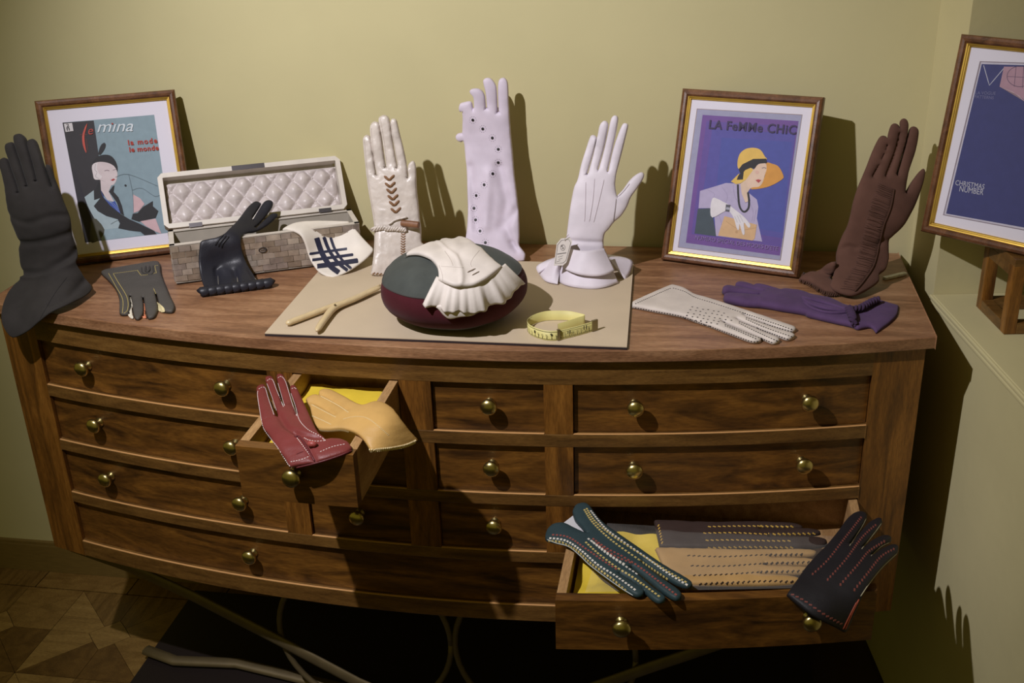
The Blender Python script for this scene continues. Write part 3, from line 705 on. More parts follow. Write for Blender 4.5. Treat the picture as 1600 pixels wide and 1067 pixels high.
g.add(v, f); ribbon = g.build('ribbon', M_tape, tape, smooth=True)
ds = np.r_[0, np.cumsum(np.linalg.norm(np.diff(TP, axis=0), axis=1))]; mk = MB()
def tpos(s, z, off=.0007):
    i = min(n-2, max(1, int(np.searchsorted(ds, s)))); c = np.array([np.interp(s, ds, TP[:, k]) for k in range(3)]); o_ = tn[i] if tn[i] @ (CAM-c) > 0 else -tn[i]
    return c+zz*z+o_*off, tt[i], o_
SF = np.linspace(.002, .16, 80)
for z in (.0018, .0145):
    for a, c in zip(SF[:-1], SF[1:]):
        p0_, t0, o0 = tpos(a, z); p1_, t1, o1 = tpos(c, z); mk.add([p0_, p1_, p1_+zz*.0006, p0_+zz*.0006], [(0, 1, 2, 3)])
for k in range(20):
    s_ = .008+k*.0075; p0_, t0, o0 = tpos(s_, .002); l = .006 if k % 4 == 0 else .0042
    mk.add([p0_, p0_-t0*.0007, p0_-t0*.0007+zz*l, p0_+zz*l], [(0, 1, 2, 3)])
    lab = {1: '11', 5: '10', 9: '9', 13: '8', 17: '7'}.get(k)
    t_ = lab or '\u00bc\u00be\u00bd'[k % 3]
    s2 = (.006 if lab and len(lab) > 1 else .0035); pA, ta, oa = tpos(s_+s2*.5, .0075 if lab else .0066); pB = pA-ta*s2
    text_on(mk, t_, pA, pB, oa, .0003, bold=.03 if lab else 0)
mk.build('printed_scale', M_blk, ribbon)
for s_, wd_ in ((-.004, .011), (.062, .0045)):
    c, t0, o0 = tpos(max(s_, .001), 0, 0); b = MB(); b.obox(c-o0*.002-t0*(0 if s_ > 0 else -.0)-(t0*.010 if s_ < 0 else 0), t0*wd_, o0*.004, zz*(hgt+.002)); b.build('metal_clip', plain('tarnished_metal', srgb(140, 128, 92), .4, .7) if 'tarnished_metal' not in MATS else MATS['tarnished_metal'], tape, bevel=.0005)
# ------------------------------------------------------------------ mother-of-pearl box with tufted lid
M_ivory = plain('painted_rim', srgb(206, 198, 188), .5, var=.06, vscale=40)
M_inner = plain('box_lining', srgb(168, 160, 148), .7, var=.05)
M_satin = plain('satin', srgb(196, 186, 184), .38, var=.05, sheen=.1, spec=.45, bump=.35, bscale=70, stretch=(1, 1, 2))
M_pearl = [plain('pearl_%d' % i, srgb(*c), .2, .2, var=.25, vscale=60, spec=.9, bump=.5, bscale=90) for i, c in enumerate(((158, 144, 130), (138, 124, 110), (172, 160, 148), (148, 136, 128)))]
M_lock = plain('dark_steel', srgb(76, 72, 74), .4, .7)
ba = .470; bx_ = np.array([-.5007, .0924, 0.]); be = np.array([math.cos(ba), math.sin(ba), 0]); bn = np.array([-math.sin(ba), math.cos(ba), 0]); bw, bd_, bh = .345, .0945, .0775
pbox = empty('jewellery_box', bx_+be*bw/2+bn*bd_/2, 'long open box of pearly tiles with a tufted satin lid', 'box')
b = MB(); t_ = .006
b.obox(bx_+zz*.006, be*bw, bn*t_, zz*(bh-.008)); b.obox(bx_+bn*(bd_-t_)+zz*.006, be*bw, bn*t_, zz*(bh-.008)); b.obox(bx_+bn*t_+zz*.006, be*t_, bn*(bd_-2*t_), zz*(bh-.008)); b.obox(bx_+be*(bw-t_)+bn*t_+zz*.006, be*t_, bn*(bd_-2*t_), zz*(bh-.008)); b.obox(bx_+zz*.004, be*bw, bn*bd_, zz*.004)
b.build('box_body', M_inner, pbox)
b = MB(); b.obox(bx_+be*.003+bn*.003+zz*.0005, be*(bw-.006), bn*(bd_-.006), zz*.0036); b.build('base_plinth', M_lock, pbox)
b = MB(); o_ = bx_-be*.001-bn*.001+zz*(bh-.0018)
for a in ((o_, be*(bw+.002), bn*.009), (o_+bn*(bd_+.002-.009), be*(bw+.002), bn*.009), (o_, be*.009, bn*(bd_+.002)), (o_+be*(bw+.002-.009), be*.009, bn*(bd_+.002))): b.obox(a[0], a[1], a[2], zz*.0018)
b.build('rim', M_ivory, pbox)
def tiles(o, e, nrm, L, ncol, rows=6):
    rh = (bh-.010)/rows
    for r in range(rows):
        xs = [0]+sorted(L*(k+.5*(r % 2)*1.0+random.uniform(-.12, .12))/ncol for k in range(1 if r % 2 == 0 else 0, ncol))+[L]
        xs = [x for i, x in enumerate(xs) if 0 <= x <= L]
        for a, c in zip(xs[:-1], xs[1:]):
            if c-a < .006: continue
            pr_ = .0012+random.uniform(0, .0008); tl = random.uniform(-.0010, .0010)
            v0 = o+e*(a+.0004)+zz*(.007+r*rh+.0003); ee = e*(c-a-.0008); hh = zz*(rh-.0006)
            v = [v0, v0+ee, v0+ee+hh, v0+hh, v0+nrm*(pr_+tl), v0+ee+nrm*(pr_-tl), v0+ee+hh+nrm*(pr_-tl), v0+hh+nrm*(pr_+tl)]
            obj('pearl_tile', v, [(4, 5, 6, 7), (0, 1, 5, 4), (1, 2, 6, 5), (2, 3, 7, 6), (3, 0, 4, 7)], random.choice(M_pearl), pbox)
tiles(bx_, be, -bn, bw, 15); tiles(bx_+bn*bd_, -bn, -be, bd_, 4); tiles(bx_+be*bw, bn, be, bd_, 4)
c = bx_+be*bw*.47-bn*.0025+zz*bh*.62; b = MB(); b.tube([c+be*.007*math.cos(t)+zz*.0045*math.sin(t) for t in np.linspace(0, 2*math.pi, 17)], .0009, 6, up=bn); b.tube([c-be*.004, c+be*.006+zz*.001], .0008, 6); b.build('keyhole_plate', M_lock, pbox)
# lid
la, ll = .4563, .5723; L0 = np.array([-.5488, .1721, .0819]); le = np.array([math.cos(la), math.sin(la), 0]); lb = np.array([-math.sin(la), math.cos(la), 0]); lu = math.cos(ll)*zz+math.sin(ll)*lb; ln_ = np.cross(le, lu); lw, lh, ld = .3463, .1087, .030
def lp(a, c, d=0): return L0+le*a+lu*c-ln_*d
def oct_(m_, ch): return [(m_+ch, m_), (lw-m_-ch, m_), (lw-m_, m_+ch), (lw-m_, lh-m_-ch), (lw-m_-ch, lh-m_), (m_+ch, lh-m_), (m_, lh-m_-ch), (m_, m_+ch)]
oo, ii = oct_(0, .008), oct_(.009, .001); v = [lp(a, c) for a, c in oo]+[lp(a, c) for a, c in ii]+[lp(a, c, ld) for a, c in oo]+[lp(a, c, .024) for a, c in ii]
f = []
for k in range(8):
    j = (k+1) % 8; f += [(k, j, 8+j, 8+k), (k, 16+k, 16+j, j), (8+k, 8+j, 24+j, 24+k)]
f += [tuple(range(23, 15, -1)), tuple(range(24, 32))]
lid = obj('lid', v, f, M_ivory, pbox)
# tufting
nx, ny = 150, 50; mw = .0105; a0, a1, c0_, c1_ = mw, lw-mw, mw, lh-mw-.006; PX, PY = (a1-a0)/8.5, (c1_-c0_)/1.75
vv = []; pxs = []
for j in range(ny+1):
    for i in range(nx+1):
        a = a0+(a1-a0)*i/nx; c = c0_+(c1_-c0_)*j/ny; x = (a-a0)/PX+.22; y = (c-c0_)/PY+.12
        s1 = abs(math.sin(math.pi*(x+y))); s2 = abs(math.sin(math.pi*(x-y))); h = .0135*(s1*s2)**.5+.0011*math.sin(26*math.atan2(math.sin(2*math.pi*y), math.sin(2*math.pi*x)))*(s1*s2)**.3*(1-s1*s2)
        e_ = min(1, min(i, nx-i)/5, min(j, ny-j)/5); h = h*(e_**.5)+.0015*noise.noise(Vector((a*60, c*60, 0)))
        vv.append(lp(a, c, .022-h))
ff = [(j*(nx+1)+i, j*(nx+1)+i+1, (j+1)*(nx+1)+i+1, (j+1)*(nx+1)+i) for j in range(ny) for i in range(nx)]
tuft = obj('tufted_lining', vv, ff, M_satin, lid, smooth=True)
for a_ in range(-3, 14):
    for b_ in range(-3, 14):
        x, y = (a_+b_)/2, (a_-b_)/2; a = a0+(x-.22)*PX; c = c0_+(y-.12)*PY
        if a0+.006 < a < a1-.006 and c0_+.006 < c < c1_-.006:
            b = MB(); b.lathe(lp(a, c, .0215), ln_, [(.0020, 0), (.0020, .0012), (.0008, .0022)], 8); b.build('button', M_satin, lid)
for hx in (.045, .29):
    b = MB(); b.obox(lp(hx, -.003, -.0012), le*.024, lu*.008, -ln_*.0012); b.build('hinge', M_lock, lid)
b = MB(); b.obox(lp(lw*.40, lh-.0088, -.0006), le*.062, lu*.0092, -ln_*.004); b.build('lock_plate', M_lock, lid)
# ------------------------------------------------------------------ gloves standing on the chest
VERT = (0, -1, 0)
# charcoal glove, left end
Z = zf(0, 190, .3282)
g = soft('long_glove', 'tall charcoal suede glove with wide cuff hanging over the left end of the chest', loc=(-.70, .02, 0))
M = suede('charcoal_suede', (50, 47, 46))
out = Z([(65, 1028), (30, 1000), (8, 950), (10, 890), (30, 830), (65, 780), (108, 752, CR), (112, 720), (100, 660), (93, 600), (96, 570), (75, 510), (50, 440), (40, 390), (28, 310), (12, 240), (2, 195), (8, 176), (24, 172), (42, 188), (68, 260), (95, 336, CR), (99, 334, CR), (72, 255), (47, 182), (29, 130), (32, 106), (50, 98), (66, 104), (82, 150), (134, 306, CR), (139, 304, CR), (95, 165), (71, 95), (72, 64), (98, 58), (120, 76), (130, 105), (150, 180), (177, 281, CR), (182, 279, CR), (150, 160), (133, 100), (150, 82), (172, 92), (190, 140), (213, 215), (246, 310, CR), (250, 308, CR), (219, 215), (230, 205), (245, 220), (262, 270), (285, 330), (305, 385), (325, 430), (337, 470), (345, 540), (365, 600), (370, 645), (362, 670), (375, 700), (400, 740), (432, 780), (434, 805), (400, 835), (330, 870), (250, 905), (190, 950), (130, 1000)])
sf = Surf((-.7, .03, 0), VERT, [(20, 250, 'y', .05), (60, 250, 'y', .05), (45, 320, 'y', .035), (75, 350, 'y', .035), (35, 437, 'y', .03), (115, 400, 'y', .045), (143, 452, 'z', .012), (115, 470, 'z', .014), (84, 486, 'z', .010), (21, 526, 'y', -.075), (4, 490, 'y', -.055), (30, 470, 'y', -.02)])
o, bv = puff('glove_body', out, sf, M, g, lam=.024, kf=.9, kb=.8, thick=[(20, 250, 1), (60, 250, 1), (60, 350, 1), (100, 360, 1), (40, 430, .6), (110, 420, .7), (20, 510, .25), (140, 450, .35), (80, 480, .3)], wr=.002, wfreq=18,
             folds=[(Z([(50, 440), (150, 470), (260, 440), (325, 440)]), .006, -.003), (Z([(96, 570), (200, 560), (340, 520)]), .007, -.004), (Z([(112, 720), (230, 720), (330, 650), (365, 610)]), .007, -.006), (Z([(110, 750), (230, 745), (340, 680), (370, 645)]), .006, .005), (Z([(240, 870), (330, 830), (400, 760)]), .007, -.006)])
b = MB(); seam(b, bv, Z([(190, 940), (260, 820), (320, 740)]), .0005); b.build('seam', suede('charcoal_seam', (34, 32, 32)), g)
# ivory laced glove
Z = zf(555, 170, .2533)
g = soft('laced_glove', 'cream leather glove with brown lacing and a wooden toggle, left of the lavender glove', loc=(-.08, .2, 0))
M = leather('ivory_leather', (208, 198, 190), .36, bump=.7, bscale=150, spec=.5)
out = Z([(95, 1022, CR), (105, 960), (115, 880), (118, 760), (112, 690), (95, 580), (80, 500), (68, 400), (58, 300), (48, 200), (55, 170), (75, 160), (92, 172), (104, 220), (118, 330), (130, 409, CR), (135, 407, CR), (121, 330), (104, 220), (94, 150), (93, 108), (106, 83), (128, 78), (148, 92), (158, 150), (178, 290), (189, 361, CR), (194, 359, CR), (180, 260), (158, 130), (145, 62), (160, 43), (185, 38), (208, 55), (216, 90), (238, 240), (261, 361, CR), (266, 359, CR), (243, 240), (220, 100), (222, 66), (240, 60), (258, 75), (275, 150), (300, 250), (318, 340), (326, 420, CR), (330, 418, CR), (326, 350), (355, 320), (373, 345), (378, 420), (381, 490), (386, 540), (393, 600), (400, 680), (408, 740), (410, 820), (425, 850), (432, 1040, CR), (300, 1045), (185, 1034), (130, 1030)])
sf = Surf((-.08, .2, 0), VERT, [(600, 180, 'y', .245), (570, 220, 'y', .24), (640, 250, 'y', .235), (600, 350, 'y', .205), (655, 350, 'y', .215), (580, 428, 'z', .010), (663, 432, 'y', .19)])
o, bv = puff('glove_body', out, sf, M, g, lam=.015, kf=1, kb=.9, wr=.0018, wfreq=45, thick=[(570, 215, 1), (640, 250, 1), (600, 340, 1), (650, 340, 1), (590, 425, .8), (660, 425, .8)], folds=[(Z([(118, 745), (200, 742), (300, 745), (400, 735)]), .004, -.0025)])
Mb = leather('brown_lacing', (128, 92, 62), .5); Ml = plain('pale_thread', srgb(160, 144, 128), .7)
for x, y in ((210, 428), (215, 471), (224, 508), (232, 548), (240, 585), (250, 628)):
    b = MB(); seam(b, bv, Z([(x-31, y-14), (x+2, y+14)]), .0024, lift=.0006, straight=True); seam(b, bv, Z([(x+32, y-20), (x-2, y+14)]), .0024, lift=.0006, straight=True)
    b.build('chevron_lace', Mb, g, smooth=True)
b = MB(); dashes(b, bv, Z([(290, 765), (288, 850), (290, 930)]), .0046, .0058, .0026, .0008, cross=0, skew=.9)
dashes(b, bv, Z([(303, 765), (302, 850), (300, 900)]), .0046, .0058, .0026, .0008, skew=-.9); dashes(b, bv, Z([(105, 1014), (200, 1024), (300, 1030)]), .0062, .0062, .0026, .0008, skew=.7); b.build('whip_lacing', Mb, g)
b = MB()
for L in ([(57, 190), (66, 300), (76, 400), (90, 500), (105, 590), (122, 690), (124, 880), (104, 1000)], [(100, 120), (106, 210), (122, 330)], [(86, 178), (100, 230), (124, 390)], [(150, 100), (166, 200), (184, 340)], [(155, 60), (180, 210), (196, 345)], [(210, 75), (228, 200), (256, 345)], [(222, 90), (240, 210), (266, 345)], [(60, 175), (78, 164), (90, 176)], [(98, 100), (110, 87), (130, 83), (146, 96)], [(150, 55), (165, 46), (188, 43), (204, 58)]): dashes(b, bv, Z(L), .0030, .0020, .0008, .0004)
b.build('stitching', Ml, g)
b = MB(); H = poly_hits(bv, Z([(120, 745), (200, 740), (260, 738), (315, 745)]), 1.0)
P = np.array([a[0]+a[1]*.0050 for a in H]); nn = np.array([a[1] for a in H]); s_ = np.arange(len(P))
for k in range(3):
    ph = 2*math.pi*k/3; up_ = np.array([0, 0, 1.]); b.tube(P+nn*(.0018*np.cos(s_*.55+ph))[:, None]+up_*(.0030*np.sin(s_*.55+ph))[:, None], .0021, 6)
seam(b, bv, Z([(205, 715), (250, 685), (300, 670), (322, 668)]), .0022, lift=.003); seam(b, bv, Z([(205, 718), (260, 745), (322, 740)]), .0022, lift=.003)
b.build('braided_strap', M, g, smooth=True)
h = hit(bv, *Z([(340, 710)])[0]); c = h[0]+h[1]*.008; dx = np.array([1, -.12, -.05]); dx /= np.linalg.norm(dx)
b = MB(); b.lathe(c-dx*.017, dx, [(.0055, 0), (.0062, .001), (.0064, .017), (.0062, .033), (.0055, .034)], 16); b.build('toggle', wood('toggle_wood', srgb(110, 70, 44), srgb(134, 90, 60), srgb(150, 106, 74), (2, 9, 9), 8, .6), g)
# lavender eyelet glove
Z = zf(700, 115, .2814)
g = soft('long_glove', 'long lavender glove with a winding row of eyelets, behind the cushion', loc=(.10, .29, 0))
M = leather('lavender_kid', (210, 199, 215), .55, bump=.12)
out = Z([(92, 1035, CR), (97, 925), (105, 860), (110, 760), (108, 680), (105, 560), (98, 460), (90, 378), (72, 381), (50, 370), (42, 350), (54, 333), (80, 327, CR), (82, 300), (81, 215), (68, 210), (60, 190), (68, 166), (90, 158), (118, 153), (133, 160), (140, 192, CR), (145, 190, CR), (140, 132), (124, 112), (120, 96), (135, 84), (165, 82), (190, 95), (205, 125), (211, 190, CR), (216, 188, CR), (209, 110), (197, 60), (196, 36), (215, 23), (240, 28), (262, 55), (271, 95), (276, 212, CR), (281, 210, CR), (277, 100), (281, 42), (298, 24), (318, 26), (333, 55), (338, 150), (345, 260), (352, 350), (362, 450), (370, 560), (385, 680), (395, 790), (398, 900), (396, 950), (412, 975), (430, 1003), (425, 1040, CR), (250, 1060)])
sf = Surf((.08, .29, 0), VERT, [(785, 125, 'y', .335), (735, 150, 'y', .325), (715, 212, 'y', .34), (730, 300, 'y', .305), (795, 300, 'y', .31), (728, 395, 'y', .262), (808, 395, 'y', .268), (770, 330, 'y', .30)])
o, bv = puff('glove_body', out, sf, M, g, lam=.020, kf=1.0, kb=.55, thick=[(760, 150, .8), (760, 220, .9), (760, 300, .9), (765, 400, .9), (815, 400, .7), (730, 150, .8)], wr=.0012, wfreq=20, folds=[(Z([(130, 520), (140, 640), (150, 760), (160, 860)]), .008, -.005), (Z([(290, 520), (310, 620), (330, 720), (300, 850)]), .009, -.006), (Z([(380, 760), (330, 850), (370, 960)]), .008, -.005), (Z([(230, 560), (225, 700), (215, 850)]), .010, .004), (Z([(355, 940), (385, 985)]), .005, -.004)])
Mk = plain('eyelet_black', srgb(24, 20, 24), .5)
for x, y in ((138, 258), (193, 307), (246, 357), (279, 420), (279, 494), (248, 556), (201, 617), (157, 677), (144, 747), (153, 812), (178, 874), (207, 938), (248, 985)):
    h = hit(bv, *Z([(x, y)])[0])
    if h is None: continue
    b = MB(); b.lathe(h[0], h[1], [(.0028, -.0005), (.0028, .0006), (.0016, .0008)], 10); e_ = b.build('eyelet', Mk, g)
    b = MB()
    for k in range(10):
        t = 2*math.pi*k/10; px = Z([(x+18*math.cos(t), y+19*math.sin(t))])[0]; hh = hit(bv, *px)
        if hh: b.lathe(hh[0], hh[1], [(.0007, -.0002), (.0007, .0003), (.0003, .0004)], 5)
    b.build('pinholes', plain('pinhole_grey', srgb(120, 108, 124), .6) if 'pinhole_grey' not in MATS else MATS['pinhole_grey'], e_)
# white flounced glove
Z = zf(840, 170, .2719)
g = soft('flounced_glove', 'white glove standing with open thumb, flounced cuff and paper tag', loc=(.255, .18, ZM))
M = leather('white_kid', (220, 212, 222), .5, bump=.12)
out = Z([(150, 830, CR), (165, 740), (172, 680), (182, 600), (195, 520), (210, 450), (230, 405), (250, 320), (275, 240), (300, 165), (316, 150), (335, 157), (338, 180), (315, 270), (284, 373, CR), (290, 371, CR), (318, 270), (345, 150), (355, 100), (370, 76), (388, 68), (404, 80), (405, 110), (380, 230), (345, 349, CR), (351, 348, CR), (378, 250), (406, 130), (420, 65), (432, 43), (448, 37), (463, 50), (460, 90), (440, 190), (400, 359, CR), (406, 358, CR), (432, 240), (462, 150), (485, 95), (500, 82), (518, 87), (520, 105), (505, 170), (480, 270), (456, 360), (450, 390), (446, 440), (455, 500, CR), (490, 465), (525, 415), (560, 382), (595, 364), (612, 375), (605, 405), (570, 460), (535, 510), (515, 560), (480, 615), (440, 650), (410, 690), (385, 720), (379, 780), (390, 850, CR), (300, 870), (200, 860)])
sf = Surf((.26, .2, 0), VERT, [(962, 182, 'y', .25), (925, 215, 'y', .245), (1003, 272, 'y', .235), (920, 290, 'y', .22), (960, 300, 'y', .22), (890, 385, 'y', .19), (940, 385, 'y', .195)])
o, bv = puff('glove_body', out, sf, M, g, lam=.020, kf=.9, kb=.85, thick=[(925, 215, 1), (1000, 280, 1), (920, 280, .85), (920, 330, .9), (890, 385, 1.0), (940, 385, 1.0)], wr=.0006, wfreq=25, folds=[(Z([(170, 752), (260, 760), (380, 765)]), .004, -.003)])
b = MB()
for L in ([(277, 420), (275, 530), (270, 648)], [(327, 400), (318, 520), (297, 648)], [(382, 405), (355, 520), (322, 652)]): seam(b, bv, Z(L), .0008)
b.build('back_points', plain('white_point', srgb(196, 186, 194), .6), g, smooth=True)
b = MB(); seam(b, bv, Z([(452, 515), (445, 580), (432, 670)]), .0009); seam(b, bv, Z([(455, 512), (490, 480), (530, 430)]), .0007); seam(b, bv, Z([(200, 812), (300, 825), (376, 820)]), .0006); b.build('seam', plain('seam_grey', srgb(140, 130, 132), .6), g)
def flounce(name, top, bottom, ytop, ybot, mat, parent, waves=0, amp=.004, ztab=None, th=.0014, n=48, m_=10, hdir=None, cv=0):
    """A flared strip between two pixel curves; the bottom edge lies at ybot / on the table."""
    a = resample(smooth_outline(top, closed=False), 1, False); c = resample(smooth_outline(bottom, closed=False), 1, False); V = []
    for i in range(n+1):
        t = i/n; pa_ = np.array([np.interp(t*(len(a)-1), range(len(a)), a[:, k]) for k in (0, 1)]); pc_ = np.array([np.interp(t*(len(c)-1), range(len(c)), c[:, k]) for k in (0, 1)])
        A_ = ony(*pa_, ytop(t)); B_ = onz(*pc_, ztab) if ztab is not None else ony(*pc_, ybot(t))
        for j in range(m_+1):
            s = j/m_; P_ = A_+(B_-A_)*s; P_ = P_+np.array([0, -1, .3])*(amp*s*math.sin(2*math.pi*waves*t)+cv*s*(1-s)); V.append(P_)
    V = np.array(V); F = [(i*(m_+1)+j, i*(m_+1)+j+1, (i+1)*(m_+1)+j+1, (i+1)*(m_+1)+j) for i in range(n) for j in range(m_)]
    tr = [q for a_, b_, c_, d_ in F for q in ((a_, b_, c_), (a_, c_, d_))]; nn = vnormals(V, tr); N_ = len(V); V2 = np.vstack([V+nn*th/2, V-nn*th/2])
    F2 = F+[tuple(i+N_ for i in reversed(q)) for q in F]
    rim = [i*(m_+1) for i in range(n+1)]+[n*(m_+1)+j for j in range(1, m_+1)]+[i*(m_+1)+m_ for i in range(n-1, -1, -1)]+[j for j in range(m_-1, 0, -1)]
    F2 += [(rim[i], rim[(i+1) % len(rim)], rim[(i+1) % len(rim)]+N_, rim[i]+N_) for i in range(len(rim))]
    return obj(name, V2, F2, mat, parent, smooth=True), bvh_of(V2, F2)
sym = lambda y0, y1: (lambda t: y0+(y1-y0)*(1-(2*t-1)**2))
flounce('back_flounce', Z([(165, 830), (270, 840), (390, 840)]), Z([(5, 945), (0, 900), (120, 850), (300, 830), (525, 862), (540, 920), (505, 985)]), sym(.19, .20), sym(.18, .255), M, g, 2, .003)
flounce('back_flounce', Z([(160, 820), (140, 850), (130, 900)]), Z([(0, 935), (45, 990), (115, 1008)]), sym(.175, .165), None, M, g, 0, 0, ztab=ZM+.002)
flounce('lower_flounce', Z([(165, 845), (270, 865), (392, 850)]), Z([(108, 985), (160, 1012), (240, 1030), (320, 1035), (400, 1022), (466, 1000)]), sym(.175, .158), None, M, g, 1.5, .002, ztab=ZM+.001, cv=.004)
o, b3 = flounce('upper_flounce', Z([(168, 802), (270, 816), (381, 802)]), Z([(143, 910), (180, 932), (250, 955), (330, 962), (400, 950), (443, 930)]), sym(.178, .152), sym(.155, .128), M, g, 1.5, .002, cv=.003)
tg = [np.array(c) for c in (ony(*Z([(135, 745)])[0], .160), ony(*Z([(185, 738)])[0], .162), ony(*Z([(199, 762)])[0], .161), ony(*Z([(166, 882)])[0], .142), ony(*Z([(146, 900)])[0], .140), ony(*Z([(93, 902)])[0], .138), ony(*Z([(110, 775)])[0], .156))]
tv = np.array(tg); c_ = tv.mean(0); uu, ss, vh = np.linalg.svd(tv-c_); tnm = vh[2] if vh[2] @ (CAM-c_) > 0 else -vh[2]; tv = tv-((tv-c_) @ tnm)[:, None]*tnm
tagp = obj('paper_tag', np.vstack([tv+tnm*.0004, tv-tnm*.0004]), [tuple(range(6, -1, -1)), tuple(range(7, 14))]+[(i, (i+1) % 7, 7+(i+1) % 7, 7+i) for i in range(7)], plain('tag_paper', srgb(214, 206, 200), .7), g)
b = MB(); bor = c_+(tv-c_)*.84; b.tube(list(bor+tnm*.0005)+[bor[0]+tnm*.0005], .0004, 5)
tp = lambda x, y: onplane(Z([(x, y)]), c_+tnm*.0006, tnm)[0]
b.tube([tp(145+13*math.cos(t), 797+17*math.sin(t)) for t in np.linspace(0, 2*math.pi, 17)], .00035, 5); text_on(b, 'S', tp(140, 806), tp(151, 803), tnm, .0006)
for y, x0_, x1_ in ((833, 112, 164), (850, 118, 146), (864, 120, 142), (878, 108, 130)): b.tube([tp(x0_, y+2), tp(x1_, y-6)], .0007 if y == 833 else .0003, 5)
b.build('tag_print', plain('tag_ink', srgb(70, 62, 58), .7), tagp)
b = MB(); b.tube([tp(158, 760), tp(158, 745)+tnm*.004, ony(*Z([(180, 722)])[0], .158)], .0004, 5); b.build('tag_string', Ml, g)
# brown fringed glove
Z = zf(1240, 175, .2764)
g = soft('fringed_glove', 'dark brown suede glove with a ruched band and fringed cuff, at the right end', loc=(.70, .18, 0))
M = suede('brown_suede', (94, 66, 56))
out = Z([(205, 985, CR), (225, 920), (240, 850), (243, 790), (270, 710), (300, 650), (318, 590), (335, 510), (360, 430), (385, 370), (410, 310), (445, 220), (480, 150), (505, 133), (529, 145), (528, 180), (500, 255), (439, 373, CR), (446, 372, CR), (490, 275), (525, 195), (532, 130), (550, 76), (575, 64), (598, 80), (598, 112), (570, 215), (511, 371, CR), (518, 370, CR), (562, 270), (600, 125), (598, 62), (615, 38), (638, 42), (650, 75), (639, 145), (611, 245), (577, 356, CR), (582, 355, CR), (613, 250), (642, 142), (653, 100), (670, 82), (692, 85), (705, 105), (700, 160), (680, 240), (650, 330), (635, 400), (627, 460, CR), (640, 440), (670, 390), (710, 337), (735, 320), (742, 345), (725, 420), (690, 510), (660, 570), (620, 640), (560, 700), (540, 725), (538, 780), (538, 830), (520, 890), (480, 925), (480, 960), (430, 1000), (360, 1035), (300, 1035), (230, 1010)])
sf = Surf((.7, .2, 0), VERT, [(1415, 190, 'y', .26), (1380, 215, 'y', .255), (1443, 265, 'y', .25), (1350, 320, 'y', .22), (1400, 340, 'y', .22), (1312, 420, 'y', .19), (1385, 420, 'y', .20), (1330, 458, 'z', .012), (1300, 455, 'z', .012)])
o, bv = puff('glove_body', out, sf, M, g, lam=.019, kf=1, kb=.9, wr=.0015, wfreq=20, thick=[(1380, 220, 1), (1430, 280, 1), (1360, 310, .9), (1340, 400, .9), (1310, 455, .5), (1350, 455, .5)], folds=[(Z([(245, 790), (300, 760), (340, 770)]), .006, -.003), (Z([(540, 725), (500, 720), (470, 740)]), .006, -.003)])
Mf = suede('brown_fringe', (76, 52, 42)); b = MB()
L1 = resample(smooth_outline(Z([(480, 400), (445, 500), (410, 620), (385, 740), (350, 860), (290, 960), (265, 1000)]), closed=False), 1.9, False)
L2 = resample(smooth_outline(Z([(568, 440), (548, 540), (510, 640), (485, 740), (455, 860), (400, 950), (350, 1010)]), closed=False), 1.9, False)
for i in range(len(L1)):
    j = i*(len(L2)-1)/(len(L1)-1); c2 = np.array([np.interp(j, range(len(L2)), L2[:, k]) for k in (0, 1)]); d_ = random.uniform(-2.5, 2.5)
    seam(b, bv, [tuple(L1[i]+[random.uniform(-2, 1), d_*.5]), tuple((L1[i]+c2)/2+[0, d_]), tuple(c2)], .0011, lift=random.uniform(.0003, .0016), n=5, per=3)
bnd = b.build('ruched_band', M, g, smooth=True); bnd['kind'] = 'stuff'
b = MB(); seam(b, bv, Z([(568, 435), (548, 540), (510, 640), (485, 740), (455, 860), (400, 950), (345, 1015)]), .0018, lift=.0008); b.build('piping', Mf, g, smooth=True)
cuf = Z([(28, 955, CR), (60, 930), (100, 912), (140, 908), (175, 878), (205, 855), (240, 848), (240, 900), (215, 945), (260, 975), (330, 980), (330, 1020), (250, 1034), (185, 1028), (140, 1002), (90, 972)])
o, bv2 = puff('cuff', cuf, Surf((0, 0, .004), (0, 0, 1), [(1255, 440, 'z', .003), (1275, 430, 'z', .012), (1306, 412, 'z', .045), (1300, 430, 'z', .02), (1290, 457, 'z', .004), (1330, 455, 'z', .012), (1270, 450, 'z', .003)]), M, g, lam=.008, kf=1, kb=.1, wr=.001)
b = MB(); ed = resample(smooth_outline(Z([(45, 952), (90, 968), (140, 1000), (185, 1025), (250, 1030), (330, 1010)]), closed=False), 3.6, False)
for x, y in ed:
    P_ = onz(x, y, .003); d_ = np.array([-.4+random.uniform(-.2, .2), -1, 0]); d_ /= np.linalg.norm(d_); b.tube([P_-d_*.012+zz*.010, P_-d_*.005+zz*.0085, P_+d_*.004+zz*.003, P_+d_*.010], [.0016, .0023, .0021, .0012], 6)
fg = b.build('fringe', Mf, g, smooth=True); fg['kind'] = 'stuff'
